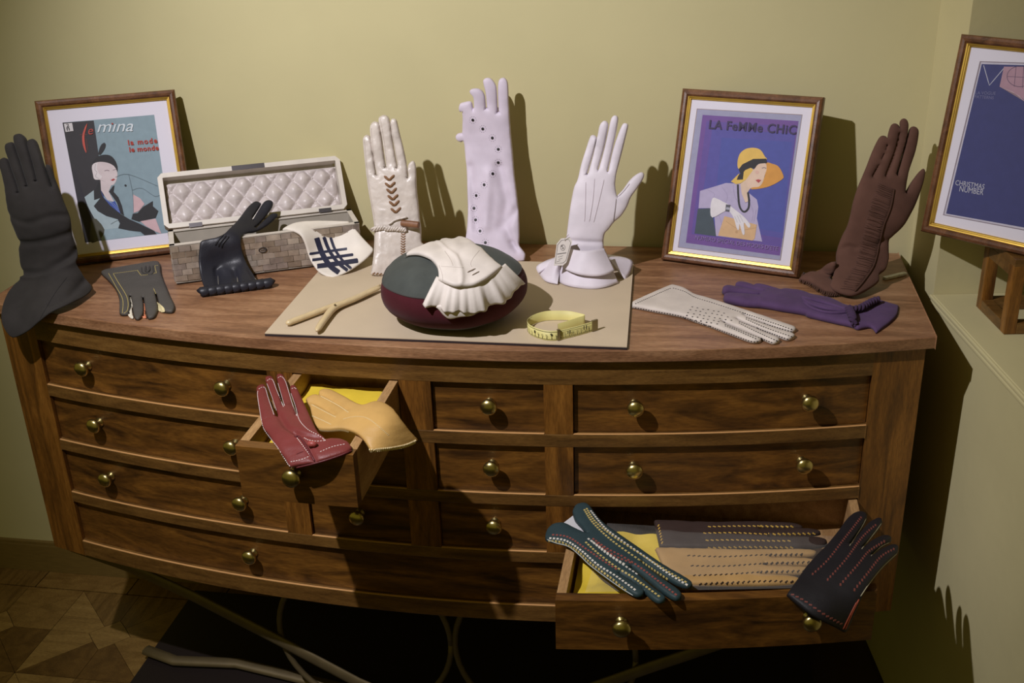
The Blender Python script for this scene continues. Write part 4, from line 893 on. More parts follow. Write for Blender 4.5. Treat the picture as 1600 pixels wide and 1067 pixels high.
# ------------------------------------------------------------------ gloves lying on the chest
FLAT = (0, 0, 1)
Z = zf(150, 390, .11245)
g = soft('short_glove', 'short grey leather glove with yellow stitching lying before the left frame', loc=(*onz(215, 455)[:2], 0))
M = leather('grey_leather', (78, 74, 70), .6, bump=.4)
out = Z([(72, 340, CR), (110, 310), (300, 280), (500, 245), (680, 210), (830, 190), (885, 200, CR), (905, 250), (915, 350), (950, 460), (1000, 580), (1040, 680), (1090, 780), (1100, 840), (1070, 880), (1000, 885), (925, 868), (885, 800), (862, 720), (841, 640, CR), (832, 642, CR), (855, 740), (865, 830), (850, 900), (820, 950), (760, 970), (720, 962), (692, 880), (675, 780), (663, 692, CR), (655, 694, CR), (668, 800), (665, 900), (640, 950), (590, 980), (540, 965), (515, 870), (505, 760), (485, 670, CR), (476, 674, CR), (490, 760), (490, 830), (455, 905), (400, 920), (340, 912), (325, 860), (325, 720), (300, 620), (250, 530), (160, 430), (100, 375)])
o, bv = puff('glove_body', out, Surf((0, 0, .0012), FLAT), M, g, lam=.0055, kf=1.0, kb=0, step=.0028, wr=.0006)
My = plain('yellow_thread', srgb(206, 186, 104), .7)
b = MB()
for L in ([(240, 332), (400, 312), (575, 288)], [(575, 288), (625, 358)], [(625, 358), (730, 345), (840, 322)], [(840, 322), (820, 228), (870, 222)], [(240, 335), (300, 440), (430, 660), (440, 830), (380, 890)], [(175, 330), (270, 500), (370, 690), (367, 880)], [(800, 540), (830, 610)]): dashes(b, bv, Z(L), .0032, .0024, .0009, .0004)
b.build('stitching', My, g)
for nm, pl, c in (('white_fourchette', [(468, 668), (490, 690), (508, 780), (520, 880), (536, 958), (500, 968), (462, 930), (458, 905), (490, 840), (486, 750)], (216, 208, 190)), ('orange_fourchette', [(660, 692), (676, 780), (694, 880), (720, 952), (668, 962), (655, 930), (668, 850)], (206, 128, 92)), ('cream_fourchette', [(840, 640), (866, 722), (920, 790), (972, 855), (905, 866), (866, 820), (858, 740)], (218, 204, 158))):
    b = MB(); patch(b, bv, Z(pl), .0022, 2.0); b.build(nm, leather('leather_'+nm, c, .6), g)
b = MB(); seam(b, bv, Z([(690, 230), (690, 290), (715, 318), (745, 285), (740, 225)]), .0018, lift=.0006); seam(b, bv, Z([(635, 240), (640, 310), (700, 340), (790, 330), (790, 215)]), .0012); b.build('button_loop', leather('grey_leather_dark', (56, 54, 52), .5), g, smooth=True)
# perforated grey-white glove
Z = zf(975, 430, .275)
g = soft('perforated_glove', 'off-white glove edged and dotted in black lying before the violet cover', loc=(*onz(1110, 495)[:2], 0))
M = leather('offwhite_leather', (206, 196, 188), .6, bump=.2)
out = Z([(45, 165, CR), (120, 130), (200, 95), (272, 65, CR), (340, 85), (400, 120), (500, 150), (600, 182), (700, 215), (800, 248), (900, 283), (968, 306), (976, 322), (945, 328), (880, 312), (800, 283), (680, 236, CR), (676, 241, CR), (790, 290), (900, 328), (962, 345), (970, 360), (930, 373), (870, 354), (780, 318), (640, 258, CR), (634, 263, CR), (740, 312), (820, 347), (876, 370), (882, 386), (840, 392), (770, 362), (690, 328), (562, 274, CR), (556, 279, CR), (640, 318), (720, 347), (776, 370), (772, 384), (720, 384), (620, 348), (500, 302), (400, 267), (330, 242), (200, 217), (100, 197), (45, 186, CR)])
o, bv = puff('glove_body', out, Surf((0, 0, .0012), FLAT), M, g, lam=.005, kf=1.1, kb=0, step=.003, wr=.0005)
b = MB()
for L in ([(60, 165), (200, 102), (270, 72)], [(275, 72), (345, 93), (405, 126), (500, 156), (700, 222), (960, 310)], [(60, 184), (200, 210), (330, 236), (500, 296), (620, 340), (720, 376), (765, 377)], [(690, 240), (800, 276), (955, 322)], [(690, 248), (800, 296), (955, 350)], [(650, 262), (780, 310), (930, 364)], [(650, 270), (760, 324), (870, 374)], [(570, 278), (700, 330), (850, 386)], [(570, 286), (650, 318), (760, 366)]): dashes(b, bv, Z(L), .0048, .0026, .0018, .0005)
for r in range(6):
    for k in range(9-abs(r-2)):
        x, y = 385+k*30+r*(-10)+random.uniform(-4, 4), 180+r*16+k*5.5+random.uniform(-2, 2)
        dashes(b, bv, [(a, c) for a, c in Z([(x-4, y), (x+8, y+2)])], .004, .0030, .0020, .0005, per=.4, straight=True)
b.build('black_dots', Mk, g)
# purple glove
g = soft('knotted_glove', 'purple suede glove with a braided knot lying before the brown glove', loc=(*onz(1270, 480)[:2], 0))
M = suede('purple_suede', (86, 64, 100))
out = Z([(556, 100), (562, 86), (592, 77), (660, 92), (790, 118, CR), (795, 113, CR), (680, 88), (632, 74), (640, 60), (680, 60), (760, 82), (890, 108, CR), (894, 103, CR), (790, 82), (736, 68), (750, 62), (790, 68), (890, 95), (960, 103), (1020, 112), (1060, 128), (1120, 137), (1180, 150), (1260, 186), (1330, 190), (1400, 155), (1440, 153), (1562, 180, CR), (1550, 235), (1500, 285), (1432, 332, CR), (1400, 302), (1330, 312), (1290, 297), (1200, 277), (1050, 242), (1020, 228), (900, 208), (800, 190), (700, 182), (610, 166), (568, 152), (566, 128), (600, 124), (770, 138, CR), (770, 131, CR), (620, 114), (570, 112)])
o, bv = puff('glove_body', out, Surf((0, 0, .0012), FLAT), M, g, lam=.009, kf=1.2, kb=0, step=.003, wr=.0012, wfreq=30, thick=[(1130, 455, 1.1), (1250, 470, 1), (1300, 490, .9), (1390, 500, .5), (1400, 480, .5)])
b = MB(); Md = suede('purple_dark', (66, 48, 76))
for k in range(5):
    d_ = k*14; L = [(1005+k*4, 130+d_*.35), (1060, 134+d_*.9), (1130, 148+d_*1.1), (1210, 178+d_*.7), (1272, 206+d_*.1)]
    seam(b, bv, Z(L), [.0026, .0034, .0030, .0036, .0028][k], lift=[.001, .003, .002, .003, .001][k], n=7)
b.build('gathers', M, g, smooth=True)
b = MB()
for L in ([(1440, 156), (1390, 178), (1340, 205), (1285, 215)], [(1275, 205), (1290, 240), (1300, 275), (1310, 308)]):
    H = poly_hits(bv, Z(L), .6); P = np.array([a[0] for a in H]); s_ = np.r_[0, np.cumsum(np.linalg.norm(np.diff(P, axis=0), axis=1))]
    t0 = np.gradient(P, axis=0); t0 /= np.linalg.norm(t0, axis=1)[:, None]; sd = np.cross(zz, t0)
    for k in range(3):
        ph = 2*math.pi*k/3; b.tube(P+sd*(.0042*np.sin(s_*260+ph))[:, None]+zz*(.006+.003*np.cos(s_*260+ph))[:, None], .0032, 7)
b.build('braid', Md, g, smooth=True)
# ------------------------------------------------------------------ gloves on the pearl box
Z = zf(230, 220, .2437)
g = soft('draped_glove', 'dark navy leather glove draped out of the open pearl box', loc=(*onz(370, 455)[:2], 0))
M = leather('navy_leather', (38, 38, 46), .42, bump=.25)
out = Z([(368, 945, CR), (345, 880), (330, 780), (335, 690), (345, 645), (390, 630), (440, 620), (490, 600), (520, 572), (580, 510), (645, 425), (690, 391), (720, 397), (728, 415), (670, 505, CR), (676, 508, CR), (735, 412), (768, 386), (804, 391), (800, 430), (745, 505), (690, 560, CR), (697, 562, CR), (760, 500), (800, 468), (838, 472), (820, 502), (760, 552), (690, 588), (640, 595), (605, 615), (600, 660), (612, 720), (640, 790), (680, 855), (712, 912, CR), (560, 930)])
fp = bx_-bn*.006
sf = Surf(fp, -bn, [(345, 380, 'w', -.004), (312, 385, 'w', -.004), (375, 375, 'w', 0), (322, 450, 'z', .010), (360, 448, 'z', .012), (402, 442, 'z', .012), (345, 420, 'w', -.010), (395, 400, 'w', -.006), (400, 320, 'w', .085), (425, 317, 'w', .085), (432, 336, 'w', .07), (375, 350, 'w', .035)])
o, bv = puff('glove_body', out, sf, M, g, lam=.009, kf=.8, kb=.4, wr=.001, thick=[(330, 400, .5), (390, 410, .5), (360, 440, .5), (410, 330, 1), (370, 360, .9)], folds=[(Z([(440, 830), (455, 920)]), .005, -.004), (Z([(560, 840), (580, 920)]), .005, -.004), (Z([(660, 830), (700, 900)]), .005, -.004)])
b = MB()
for k in range(3): seam(b, bv, Z([(490+k*18, 605+k*4), (455+k*16, 640+k*8), (438+k*20, 672+k*8)]), .0016, lift=.0004)
b.build('back_points', leather('navy_seam', (26, 26, 32), .4), g, smooth=True)
b = MB(); A_ = [onz(*q_, .004) for q_ in Z([(345, 985), (800, 925)])]; nb_ = 9; dv = (A_[1]-A_[0])/nb_; gd = np.cross(zz, dv); gd /= np.linalg.norm(gd)
for k in range(nb_):
    pA = A_[0]+dv*k; b.tube([pA+dv*.0+zz*.003, pA+dv*.06+zz*.004, pA+dv*.92+zz*.0045, pA+dv*1.0+zz*.003], [.0090, .0096, .0100, .0090], 12)
b.build('rolled_cuff', M, g, smooth=True)
b = MB(); b.tube([A_[0]+dv*t+zz*.001-gd*.006 for t in np.linspace(0, nb_, 60)], [.0022+.0008*math.sin(t*3) for t in range(60)], 6); b.build('cuff_edge', MATS['navy_seam'], g, smooth=True)
b = MB()
for px_, py_, qx, qy in ((455, 865, 458, 925), (578, 875, 585, 930), (690, 880, 712, 905)): seam(b, bv, Z([(px_, py_), (qx, qy)]), .0008, lift=.0006)
b.build('silver_pins', plain('silver', srgb(190, 186, 182), .3, .8), g)
g = soft('striped_cuff_glove', 'white glove cuff with crossed navy stripes hanging from the pearl box', loc=(*onz(520, 435)[:2], 0))
M = leather('white_cuff', (222, 214, 204), .55, bump=.15)
out = Z([(860, 580, CR), (880, 556), (950, 526), (1050, 515), (1150, 512), (1290, 517, CR), (1330, 560), (1385, 625), (1448, 690, CR), (1447, 712), (1400, 762), (1300, 832), (1190, 883, CR), (1110, 850), (1060, 790), (1032, 730), (1010, 660), (985, 612), (950, 588), (900, 572)])
sf = Surf(fp, -bn, [(440, 361, 'w', .018), (465, 349, 'w', .03), (544, 347, 'w', .03), (470, 362, 'w', -.004), (555, 366, 'w', -.004), (490, 400, 'w', -.016), (520, 434, 'z', .004), (503, 428, 'z', .009), (548, 420, 'z', .014), (582, 390, 'w', -.035), (540, 400, 'w', -.024)])
o, bv = puff('glove_body', out, sf, M, g, lam=.003, kf=.5, kb=.5, step=.0035, wr=.0004)
b = MB()
for L, w_ in (([(1085, 622), (1120, 720), (1170, 800), (1230, 846)], 34), ([(1132, 617), (1165, 700), (1220, 780), (1285, 832)], 22), ([(1175, 620), (1205, 700), (1258, 775), (1308, 820)], 18), ([(1040, 725), (1160, 709), (1282, 692)], 16), ([(1058, 765), (1190, 748), (1322, 730)], 18), ([(1090, 805), (1220, 788), (1352, 768)], 30)):
    c_ = smooth_outline(L, closed=False, sub=4); t0 = np.gradient(c_, axis=0); t0 /= np.linalg.norm(t0, axis=1)[:, None]; nn = np.stack([-t0[:, 1], t0[:, 0]], 1)*w_/2
    patch(b, bv, Z([tuple(a) for a in np.vstack([c_+nn, (c_-nn)[::-1]])]), .0007, 2.2, straight=True)
b.build('navy_stripes', leather('stripe_navy', (40, 42, 64), .5), g)
# ------------------------------------------------------------------ ruffled glove on the cushion
Z = zf(590, 365, .15)
g = soft('ruffled_glove', 'white ruffled glove draped over the round cushion', loc=cpt(0, math.pi/2))
M = leather('ruffle_white', (222, 213, 206), .55, bump=.12)
def on_cush(px, py, lift):
    h = hit(CB, px, py)
    return None if h is None else h[0]+h[1]*lift
ctrl = []
for x, y in ((300, 235), (450, 180), (560, 120), (620, 300), (720, 200), (720, 400), (850, 250), (850, 450), (950, 520), (1000, 300), (1060, 200), (1100, 420), (1250, 350), (650, 470), (800, 120), (950, 120)):
    px, py = Z([(x, y)])[0]; P_ = on_cush(px, py, .003)
    if P_ is not None: ctrl.append((px, py, 'z', P_[2]+.001))
ctrl += [(*Z([(720, 66)])[0], 'z', .098), (*Z([(850, 54)])[0], 'z', .096)]
out = Z([(268, 247, CR), (350, 192), (450, 150), (560, 106), (620, 108), (660, 76), (720, 65), (790, 76), (840, 53), (900, 56), (980, 95), (1040, 150), (1075, 165), (1120, 210), (1180, 270), (1250, 330), (1302, 362, CR), (1210, 432), (1130, 487), (1000, 547), (880, 557), (800, 552), (720, 527), (630, 488, CR), (634, 430), (620, 360), (580, 302), (530, 262), (430, 228), (330, 228)])
sf = Surf((CU[0], CU[1], .115), (0, -.35, 1), ctrl)
o, bv = puff('glove_body', out, sf, M, g, lam=.0045, kf=1, kb=.2, step=.003, wr=.0008, folds=[(Z([(610, 112), (720, 190), (820, 290), (860, 400), (868, 540)]), .003, .0025)])
b = MB()
for L in ([(660, 340), (740, 345), (900, 355)], [(640, 330), (672, 420), (680, 498)], [(700, 180), (760, 270), (785, 335)], [(1060, 175), (1000, 250), (970, 310), (985, 350)]): dashes(b, bv, Z(L), .0020, .0014, .0007, .0003)
b.build('stitching', plain('ruffle_thread', srgb(168, 156, 146), .7), g)
b = MB()
for L in ([(935, 405), (1020, 365)], [(985, 435), (1060, 395)], [(950, 395), (1000, 380)]): seam(b, bv, Z(L), .0010, lift=.0003)
b.build('button_hole', plain('hole_shade', srgb(120, 104, 88), .7), g)
top = smooth_outline(Z([(628, 486), (720, 525), (800, 550), (880, 555), (1000, 545), (1130, 485), (1210, 430), (1302, 360)]), closed=False)
bot = smooth_outline(Z([(486, 730), (560, 745), (640, 770), (740, 800), (850, 800), (950, 825), (1050, 785), (1150, 765), (1260, 705), (1350, 680), (1400, 590), (1505, 528)]), closed=False)
top, bot = resample(top, .8, False), resample(bot, .8, False); V = []; n_, m_ = 160, 14
for i in range(n_+1):
    t = i/n_; pa_ = np.array([np.interp(t*(len(top)-1), range(len(top)), top[:, k]) for k in (0, 1)]); pc_ = np.array([np.interp(t*(len(bot)-1), range(len(bot)), bot[:, k]) for k in (0, 1)])
    wv = (.75+.5*math.sin(11*t+1))*math.sin(2*math.pi*(t*4.6+.16*math.sin(8*t)))+.35*math.sin(2*math.pi*11.3*t)*(1-.5*t)
    for j in range(m_+1):
        s = j/m_; q_ = pa_+(pc_-pa_)*s; h = hit(CB, *q_); r = 0
        while h is None and r < 40: r += 1; q_ = q_+(np.array([712, 455])-q_)*.03; h = hit(CB, *q_)
        h2 = hit(CB, *(pa_+(np.array([712, 450])-pa_)*.02)) or h
        base_n = h2[1]*(1-s)+h[1]*s; V.append(h[0]+h[1]*(.0095-.003*s)+h[1]*.0042*(s**.8)*wv+np.array([0, 0, -.002*s*wv]))
V = np.array(V); F = [(i*(m_+1)+j, i*(m_+1)+j+1, (i+1)*(m_+1)+j+1, (i+1)*(m_+1)+j) for i in range(n_) for j in range(m_)]
tr = [q_ for a_, b_, c_, d_ in F for q_ in ((a_, b_, c_), (a_, c_, d_))]; nn = vnormals(V, tr); N_ = len(V); V2 = np.vstack([V+nn*.0007, V-nn*.0007])
rim = [i*(m_+1) for i in range(n_+1)]+[n_*(m_+1)+j for j in range(1, m_+1)]+[i*(m_+1)+m_ for i in range(n_-1, -1, -1)]+[j for j in range(m_-1, 0, -1)]
obj('ruffle', V2, F+[tuple(i+N_ for i in reversed(q_)) for q_ in F]+[(rim[i], rim[(i+1) % len(rim)], rim[(i+1) % len(rim)]+N_, rim[i]+N_) for i in range(len(rim))], M, g, smooth=True)
o, _b = puff('under_ruffle', Z([(560, 735), (630, 778), (690, 845), (750, 884), (850, 868), (990, 852), (1066, 795, CR), (1000, 780), (850, 760), (700, 740)]), Surf(hit(CB, 712, 490)[0], hit(CB, 712, 490)[1], [(*Z([(x, y)])[0], 'z', hit(CB, *Z([(x, y)])[0])[0][2]) for x, y in ((570, 735), (700, 840), (760, 870), (900, 850), (1050, 795), (850, 760))]+[(*Z([(760, 800)])[0], 'z', hit(CB, *Z([(760, 800)])[0])[0][2]+.001)]), M, g, lam=.002, kf=1, kb=.3, step=.003)
# ------------------------------------------------------------------ gloves in the drawers
Z = zf(400, 560, .1875)
ZA = -.064
g = soft('red_glove', 'dark red leather glove with white stitching lying across the small open drawer', loc=(*onz(455, 680, ZA)[:2], ZA))
M = leather('red_leather', (118, 52, 50), .45, bump=.3)
out = Z([(283, 918, CR), (250, 850), (190, 770), (110, 650), (70, 600), (45, 520), (20, 400), (5, 290), (8, 256), (35, 236), (70, 233), (90, 260), (110, 330), (150, 440), (178, 496, CR), (186, 493, CR), (165, 430), (130, 330), (88, 225), (80, 182), (108, 164), (145, 175), (175, 240), (208, 350), (232, 416, CR), (240, 413, CR), (215, 330), (182, 215), (172, 168), (190, 144), (220, 148), (255, 190), (285, 290), (318, 410), (345, 490, CR), (353, 484, CR), (328, 395), (287, 290), (288, 250), (315, 235), (345, 256), (390, 350), (440, 460), (480, 550), (530, 640), (600, 682), (700, 690), (770, 715), (806, 760, CR), (760, 802), (640, 842), (500, 882)])
sf = Surf((0, 0, ZA), FLAT, [(415, 600, 'z', -.062), (440, 590, 'z', -.060), (420, 650, 'z', -.062), (480, 640, 'z', -.056), (450, 690, 'z', -.063), (500, 690, 'z', -.060), (453, 731, 'z', -.082), (500, 722, 'z', -.072), (550, 702, 'z', -.064)])
o, bv = puff('glove_body', out, sf, M, g, lam=.006, kf=1.0, kb=.1, step=.003, wr=.001, folds=[(Z([(200, 500), (260, 600), (340, 650), (470, 680), (590, 685)]), .004, -.004), (Z([(330, 650), (420, 720), (500, 870)]), .004, -.003)])
b = MB()
for L in ([(16, 270), (14, 310), (30, 420), (52, 540), (80, 610), (180, 740), (245, 850), (285, 900)], [(20, 258), (45, 242), (72, 242), (85, 270), (105, 340), (150, 470)], [(92, 190), (110, 173), (140, 182), (170, 260), (228, 400)], [(92, 210), (130, 310), (170, 430)], [(182, 165), (200, 151), (222, 158), (250, 205), (300, 370), (340, 480)], [(184, 205), (214, 310), (240, 400)], [(292, 290), (330, 400), (360, 510), (430, 590), (520, 640), (580, 685)], [(295, 255), (318, 244), (338, 258)], [(285, 862), (370, 845), (440, 818)], [(340, 660), (400, 740), (480, 850)], [(400, 660), (440, 680), (500, 690), (570, 685)], [(530, 780), (640, 735), (750, 712)]): dashes(b, bv, Z(L), .0042, .0028, .0011, .0005)
b.build('stitching', plain('white_thread', srgb(226, 214, 210), .7), g)
b = MB(); seam(b, bv, Z([(320, 650), (370, 665), (420, 740), (490, 862)]), .0018, lift=.0006); seam(b, bv, Z([(310, 915), (500, 872), (690, 812), (800, 765)]), .0015); b.build('cuff_binding', leather('red_dark', (96, 38, 42), .45), g, smooth=True)
h = hit(bv, *Z([(475, 728)])[0]); b = MB(); b.tube([h[0]-np.array([.007, 0, 0])+h[1]*.003, h[0]-np.array([.004, 0, 0])+h[1]*.004, h[0]+np.array([.004, 0, 0])+h[1]*.004, h[0]+np.array([.007, 0, 0])+h[1]*.003], [.002, .0045, .0045, .002], 10); b.build('button', leather('red_button', (150, 70, 66), .4), g, smooth=True)
b = MB(); seam(b, bv, Z([(335, 800), (360, 788), (395, 775)]), .0008); b.build('buttonhole', MATS['red_dark'], g)
g = soft('tan_glove', 'tan leather gauntlet glove with whip-stitched cuff leaning over the small open drawer', loc=(*onz(560, 650, ZA)[:2], ZA))
M = leather('tan_leather', (196, 156, 92), .5, bump=.2)
out = Z([(415, 352, CR), (470, 322), (528, 322, CR), (524, 296), (560, 276), (610, 272), (660, 290), (740, 330), (820, 380), (890, 408), (940, 390), (1000, 375), (1070, 390), (1130, 430), (1190, 510), (1260, 600), (1342, 688, CR), (1250, 740), (1100, 766), (950, 782, CR), (930, 740), (880, 670), (820, 630), (720, 605), (600, 612), (510, 592), (470, 500), (450, 420)])
sf = Surf((0, 0, ZA), FLAT, [(490, 622, 'z', -.062), (515, 615, 'z', -.060), (500, 665, 'z', -.068), (550, 640, 'z', -.052), (560, 672, 'z', -.060), (590, 634, 'z', -.050), (600, 660, 'z', -.052), (575, 704, 'z', -.074), (620, 665, 'z', -.062), (651, 688, 'z', -.095), (612, 703, 'z', -.085)])
o, bv = puff('glove_body', out, sf, M, g, lam=.005, kf=1, kb=.1, step=.003, wr=.0008, folds=[(Z([(540, 325), (640, 370), (770, 450)]), .004, -.003), (Z([(460, 380), (560, 430), (665, 490)]), .004, -.003)])
b = MB()
for L, sk in (([(540, 315), (600, 345), (690, 395), (770, 450)], .6), ([(465, 385), (560, 435), (665, 490)], .6), ([(470, 480), (540, 510), (625, 550)], .6), ([(725, 508), (790, 490), (870, 485), (940, 505), (1020, 565), (1105, 640)], .9), ([(525, 598), (600, 605), (720, 600), (820, 632)], 1.2)): dashes(b, bv, Z(L), .0024, .0026, .0009, .0005, skew=sk)
b.build('stitching', plain('cream_thread', srgb(224, 204, 156), .7), g)
b = MB(); dashes(b, bv, Z([(940, 770), (1100, 755), (1240, 730), (1335, 690)]), .0030, .0062, .0019, .0010, skew=1.3); dashes(b, bv, Z([(830, 638), (885, 685), (935, 750)]), .0030, .0050, .0018, .0010, skew=1.3); b.build('whip_stitching', MATS['cream_thread'], g)
b = MB()
tz = -.10; tq = [onz(*q_, tz) for q_ in Z([(690, 312), (1010, 335), (1000, 420), (820, 620), (640, 680), (520, 560)])]
b.add([tuple(q_) for q_ in tq]+[tuple(q_-zz*.002) for q_ in tq], [tuple(range(5, -1, -1)), tuple(range(6, 12))]+[(i, (i+1) % 6, 6+(i+1) % 6, 6+i) for i in range(6)])
xA0, xA1 = -X1+.017, -X0-.017; b = MB(); ng = 12; V = []
for j in range(ng+1):
    for i in range(ng+1): x = xA0+(xA1-xA0)*i/ng; y = -.31+.22*j/ng; V.append((x, y, -.098+.006*noise.noise(Vector((x*30, y*30, 1)))))
M_yel = plain('yellow_tissue', srgb(226, 196, 60), .6, var=.06, vscale=20, bump=.3, bscale=80)
obj('tissue_paper', V, [(j*(ng+1)+i, j*(ng+1)+i+1, (j+1)*(ng+1)+i+1, (j+1)*(ng+1)+i) for j in range(ng) for i in range(ng)], M_yel, smooth=True, label='yellow tissue paper lining the small open drawer', cat='tissue paper', group=None)
# lower drawer
Z = zf(840, 770, .3625); ZB2 = -.290
DBX = (X2+.017, XS-.017)
V = []
for j in range(17):
    for i in range(21): x = DBX[0]+.004+(.14)*i/20; y = -.325+.19*j/16; V.append((x, y, -.322+.014*noise.noise(Vector((x*22, y*22, 4)))))
obj('tissue_paper', V, [(j*21+i, j*21+i+1, (j+1)*21+i+1, (j+1)*21+i) for j in range(16) for i in range(20)], M_yel, smooth=True, label='yellow tissue paper under the plastic bag in the lower open drawer', cat='tissue paper')
def bagglove(label, pts, col, mat_name, zc, loc, rows, tcol, skew=.5):
    g = soft('packed_glove', label, loc=loc); M = leather(mat_name, col, .6, bump=.25)
    o, bv = puff('glove_body', Z(pts), Surf((0, 0, zc), FLAT), M, g, lam=.006, kf=1, kb=.3, step=.0035, wr=.0006); b = MB()
    for L in rows: dashes(b, bv, Z(L), .0080, .0056, .0026, .0006, skew=skew)
    b.build('lacing', plain(mat_name+'_lace', srgb(*tcol), .6), g); return g
ZP = -.306
bagglove('tan glove with dark lacing inside the plastic bag', [(505, 245, CR), (700, 250), (900, 254), (1100, 252), (1190, 256), (1202, 268), (1170, 278), (1000, 283, CR), (1000, 288, CR), (1150, 290), (1200, 302), (1190, 316), (1100, 318), (980, 318, CR), (980, 323, CR), (1100, 326), (1180, 332), (1175, 350), (1100, 356), (960, 356, CR), (960, 361, CR), (1080, 366), (1130, 378), (1125, 395), (1040, 402), (900, 405), (760, 404), (660, 402), (600, 395), (555, 360), (530, 300)], (188, 150, 96), 'bag_tan', ZP, (.5, -.24, ZP),
         [[(640, 270), (800, 275), (960, 268), (1150, 264)], [(655, 314), (800, 316), (960, 306), (1170, 298)], [(665, 356), (800, 352), (960, 342), (1150, 336)], [(690, 394), (850, 386), (1000, 380), (1110, 384)]], (58, 44, 34), .6)
bagglove('dark brown glove with yellow lacing inside the plastic bag', [(500, 124, CR), (560, 128), (740, 135), (900, 133), (1080, 138), (1140, 150), (1120, 160), (960, 162, CR), (960, 166, CR), (1140, 162), (1210, 170), (1210, 184), (1100, 192), (1000, 194, CR), (1000, 198, CR), (1150, 196), (1235, 206), (1246, 226), (1200, 240), (1000, 244), (800, 244), (620, 242), (525, 240, CR), (512, 180)], (60, 46, 42), 'bag_brown', ZP, (.5, -.16, ZP),
         [[(520, 135), (530, 180), (540, 230)], [(710, 174), (850, 172), (1000, 178), (1205, 176)], [(720, 205), (850, 203), (1000, 207), (1100, 207)], [(730, 146), (900, 143), (1100, 146)], [(730, 238), (900, 234), (1100, 236)]], (206, 166, 74), -.5)
g, _nt, _p = base_mat('plastic_film'); V = []
_p.inputs['Base Color'].default_value = (.72, .70, .66, 1); _p.inputs['Roughness'].default_value = .18; _p.inputs['Alpha'].default_value = .10
cor = [onz(*q_, ZP) for q_ in Z([(205, 425), (1290, 405), (1295, 185), (300, 128)])]
nI, nJ = 60, 24
for j in range(nJ+1):
    for i in range(nI+1):
        s, t = i/nI, j/nJ; P_ = (cor[0]*(1-s)+cor[1]*s)*(1-t)+(cor[3]*(1-s)+cor[2]*s)*t
        ed_ = min(1, 6*min(s, 1-s), 5*min(t, 1-t)); V.append(P_+zz*(ed_*.0125+.0025*ed_*noise.noise(Vector((P_[0]*40, P_[1]*40, 7)))-.001))
obj('plastic_bag', V, [(j*(nI+1)+i, j*(nI+1)+i+1, (j+1)*(nI+1)+i+1, (j+1)*(nI+1)+i) for j in range(nJ) for i in range(nI)], g, smooth=True, label='clear plastic bag around two laced gloves in the lower open drawer', cat='plastic bag')
# teal glove
ZT = -.286
g = soft('teal_glove', 'dark teal glove laced in white, yellow and red over the lower open drawer', loc=(*onz(950, 870, ZT)[:2], ZT))
M = leather('teal_leather', (44, 62, 66), .55, bump=.2)
out = Z([(150, 88, CR), (166, 62), (200, 52), (226, 65), (260, 110), (300, 150), (370, 200), (450, 256), (540, 316), (620, 364), (663, 390), (666, 406), (640, 414), (590, 396), (520, 352), (450, 302, CR), (443, 306, CR), (500, 350), (560, 392), (605, 424), (622, 446), (610, 464), (582, 462), (530, 428), (460, 370), (404, 326, CR), (397, 331, CR), (440, 366), (500, 418), (548, 452), (548, 470), (522, 478), (484, 456), (425, 398), (356, 352, CR), (349, 358, CR), (390, 382), (440, 412), (460, 434), (446, 449), (412, 446), (345, 404), (270, 350), (225, 315), (180, 272), (130, 234), (75, 220), (37, 208), (36, 180), (62, 148), (112, 138), (165, 162), (213, 187, CR), (185, 150), (162, 125)])
sf = Surf((0, 0, ZT), FLAT, [(857, 840, 'z', -.288), (910, 792, 'z', -.280), (900, 860, 'z', -.282), (960, 850, 'z', -.278), (1000, 880, 'z', -.286), (1070, 915, 'z', -.286), (1005, 930, 'z', -.286), (1040, 938, 'z', -.287), (940, 890, 'z', -.284)])
o, bv = puff('glove_body', out, sf, M, g, lam=.007, kf=1, kb=.2, step=.0032, wr=.0006)
cols = {'white': (216, 210, 200), 'yellow': (196, 174, 104), 'red': (146, 74, 66)}
lac = {'white': [[(48, 195), (120, 205), (190, 250), (260, 310), (340, 360), (430, 425)], [(228, 75), (290, 150), (370, 210), (470, 280), (560, 345), (650, 400)], [(230, 205), (290, 255), (370, 310), (430, 350)], [(215, 195), (270, 235), (330, 280), (380, 310)]],
       'yellow': [[(44, 206), (110, 216), (170, 250), (230, 305), (300, 355), (380, 420)], [(210, 65), (250, 125), (330, 190), (430, 255), (540, 325), (640, 385)], [(205, 210), (260, 260), (340, 320), (420, 370), (530, 450)], [(200, 70), (240, 130), (320, 205), (440, 290), (560, 372)]],
       'red': [[(60, 180), (130, 190), (200, 235), (280, 290), (350, 335)], [(235, 195), (300, 240), (360, 270), (440, 320), (540, 395), (605, 445)], [(250, 215), (330, 270), (400, 300)]]}
for k, rows in lac.items():
    b = MB()
    for L in rows: dashes(b, bv, Z(L), .0064, .0042, .0036, .0006)
    b.build(k+'_lacing', plain('lace_'+k, srgb(*cols[k]), .6), g)
b = MB(); pl = [onz(*q_, ZT-.001) for q_ in Z([(108, 132), (152, 98), (168, 128), (214, 186), (165, 166)])]; b.add(pl, [(4, 3, 2, 1, 0)]); b.build('lining', plain('white_lining', srgb(208, 206, 208), .7), g)
b = MB(); seam(b, bv, Z([(40, 200), (80, 216), (135, 232), (185, 272), (230, 315), (345, 400), (412, 442)]), .0009); b.build('edge_piping', plain('pale_piping', srgb(170, 176, 176), .6), g, smooth=True)
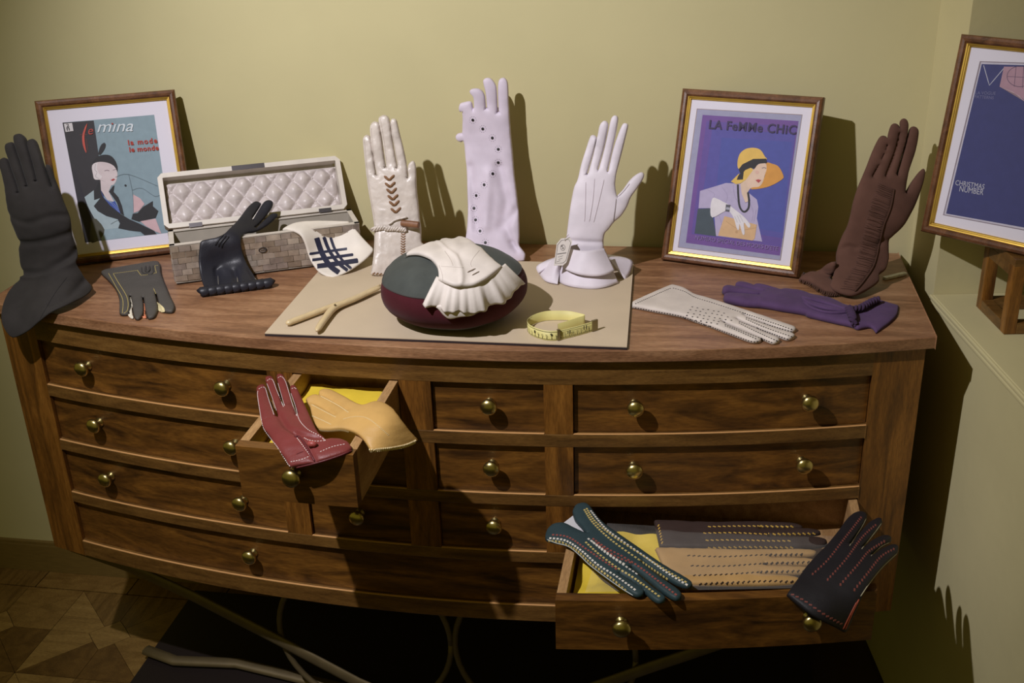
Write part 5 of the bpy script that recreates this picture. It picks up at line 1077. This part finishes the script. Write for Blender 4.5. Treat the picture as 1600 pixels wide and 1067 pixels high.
# dark glove at the right of the lower drawer
g = soft('dark_laced_glove', 'black glove with dull red lacing hanging over the right front of the lower drawer', loc=(*onz(1310, 900, ZT)[:2], ZT))
M = leather('black_leather', (34, 32, 36), .55, bump=.25)
out = Z([(1072, 444, CR), (1110, 392), (1170, 312), (1240, 240), (1290, 178), (1332, 120), (1370, 92), (1405, 90), (1420, 106), (1400, 150), (1342, 232, CR), (1349, 233, CR), (1400, 165), (1440, 128), (1474, 115), (1486, 130), (1462, 168), (1393, 248, CR), (1400, 248, CR), (1440, 213), (1490, 192), (1520, 195), (1522, 212), (1484, 236), (1431, 278, CR), (1438, 280, CR), (1480, 250), (1528, 230), (1553, 240), (1545, 270), (1490, 322), (1440, 382), (1400, 442), (1370, 505), (1322, 602, CR), (1265, 572), (1180, 530), (1120, 484)])
sf = Surf((0, 0, ZT), FLAT, [(1345, 808, 'z', -.285), (1375, 815, 'z', -.283), (1400, 858, 'z', -.284), (1290, 850, 'z', -.282), (1340, 870, 'z', -.276), (1250, 900, 'z', -.286), (1330, 915, 'z', -.280), (1232, 930, 'z', -.288), (1290, 955, 'z', -.298), (1362, 925, 'z', -.287), (1320, 986, 'z', -.338)])
o, bv = puff('glove_body', out, sf, M, g, lam=.006, kf=1, kb=.2, step=.0032, wr=.0006)
b = MB()
for L in ([(1180, 355), (1250, 290), (1320, 200), (1395, 105)], [(1245, 380), (1330, 285), (1400, 190), (1465, 132)], [(1300, 402), (1380, 310), (1430, 250), (1505, 203)], [(1360, 425), (1420, 350), (1480, 275), (1540, 240)], [(1090, 434), (1150, 465), (1230, 520), (1315, 568)]): dashes(b, bv, Z(L), .0072, .0052, .0030, .0006, skew=.5)
b.build('red_lacing', plain('dull_red_lace', srgb(124, 66, 58), .6), g)
b = MB()
for L in ([(1416, 110), (1395, 150), (1345, 228)], [(1482, 130), (1455, 168), (1397, 242)], [(1516, 214), (1480, 232), (1437, 272)], [(1548, 262), (1490, 316), (1440, 376), (1392, 446)]): seam(b, bv, Z(L), .0008)
b.build('edge_piping', plain('cream_piping', srgb(176, 166, 140), .6), g, smooth=True)
b = MB(); seam(b, bv, Z([(1386, 458), (1360, 510), (1325, 590)]), .0014); seam(b, bv, Z([(1376, 470), (1350, 520), (1316, 588)]), .0012); b.build('red_binding', leather('rust_binding', (150, 70, 48), .5), g, smooth=True)
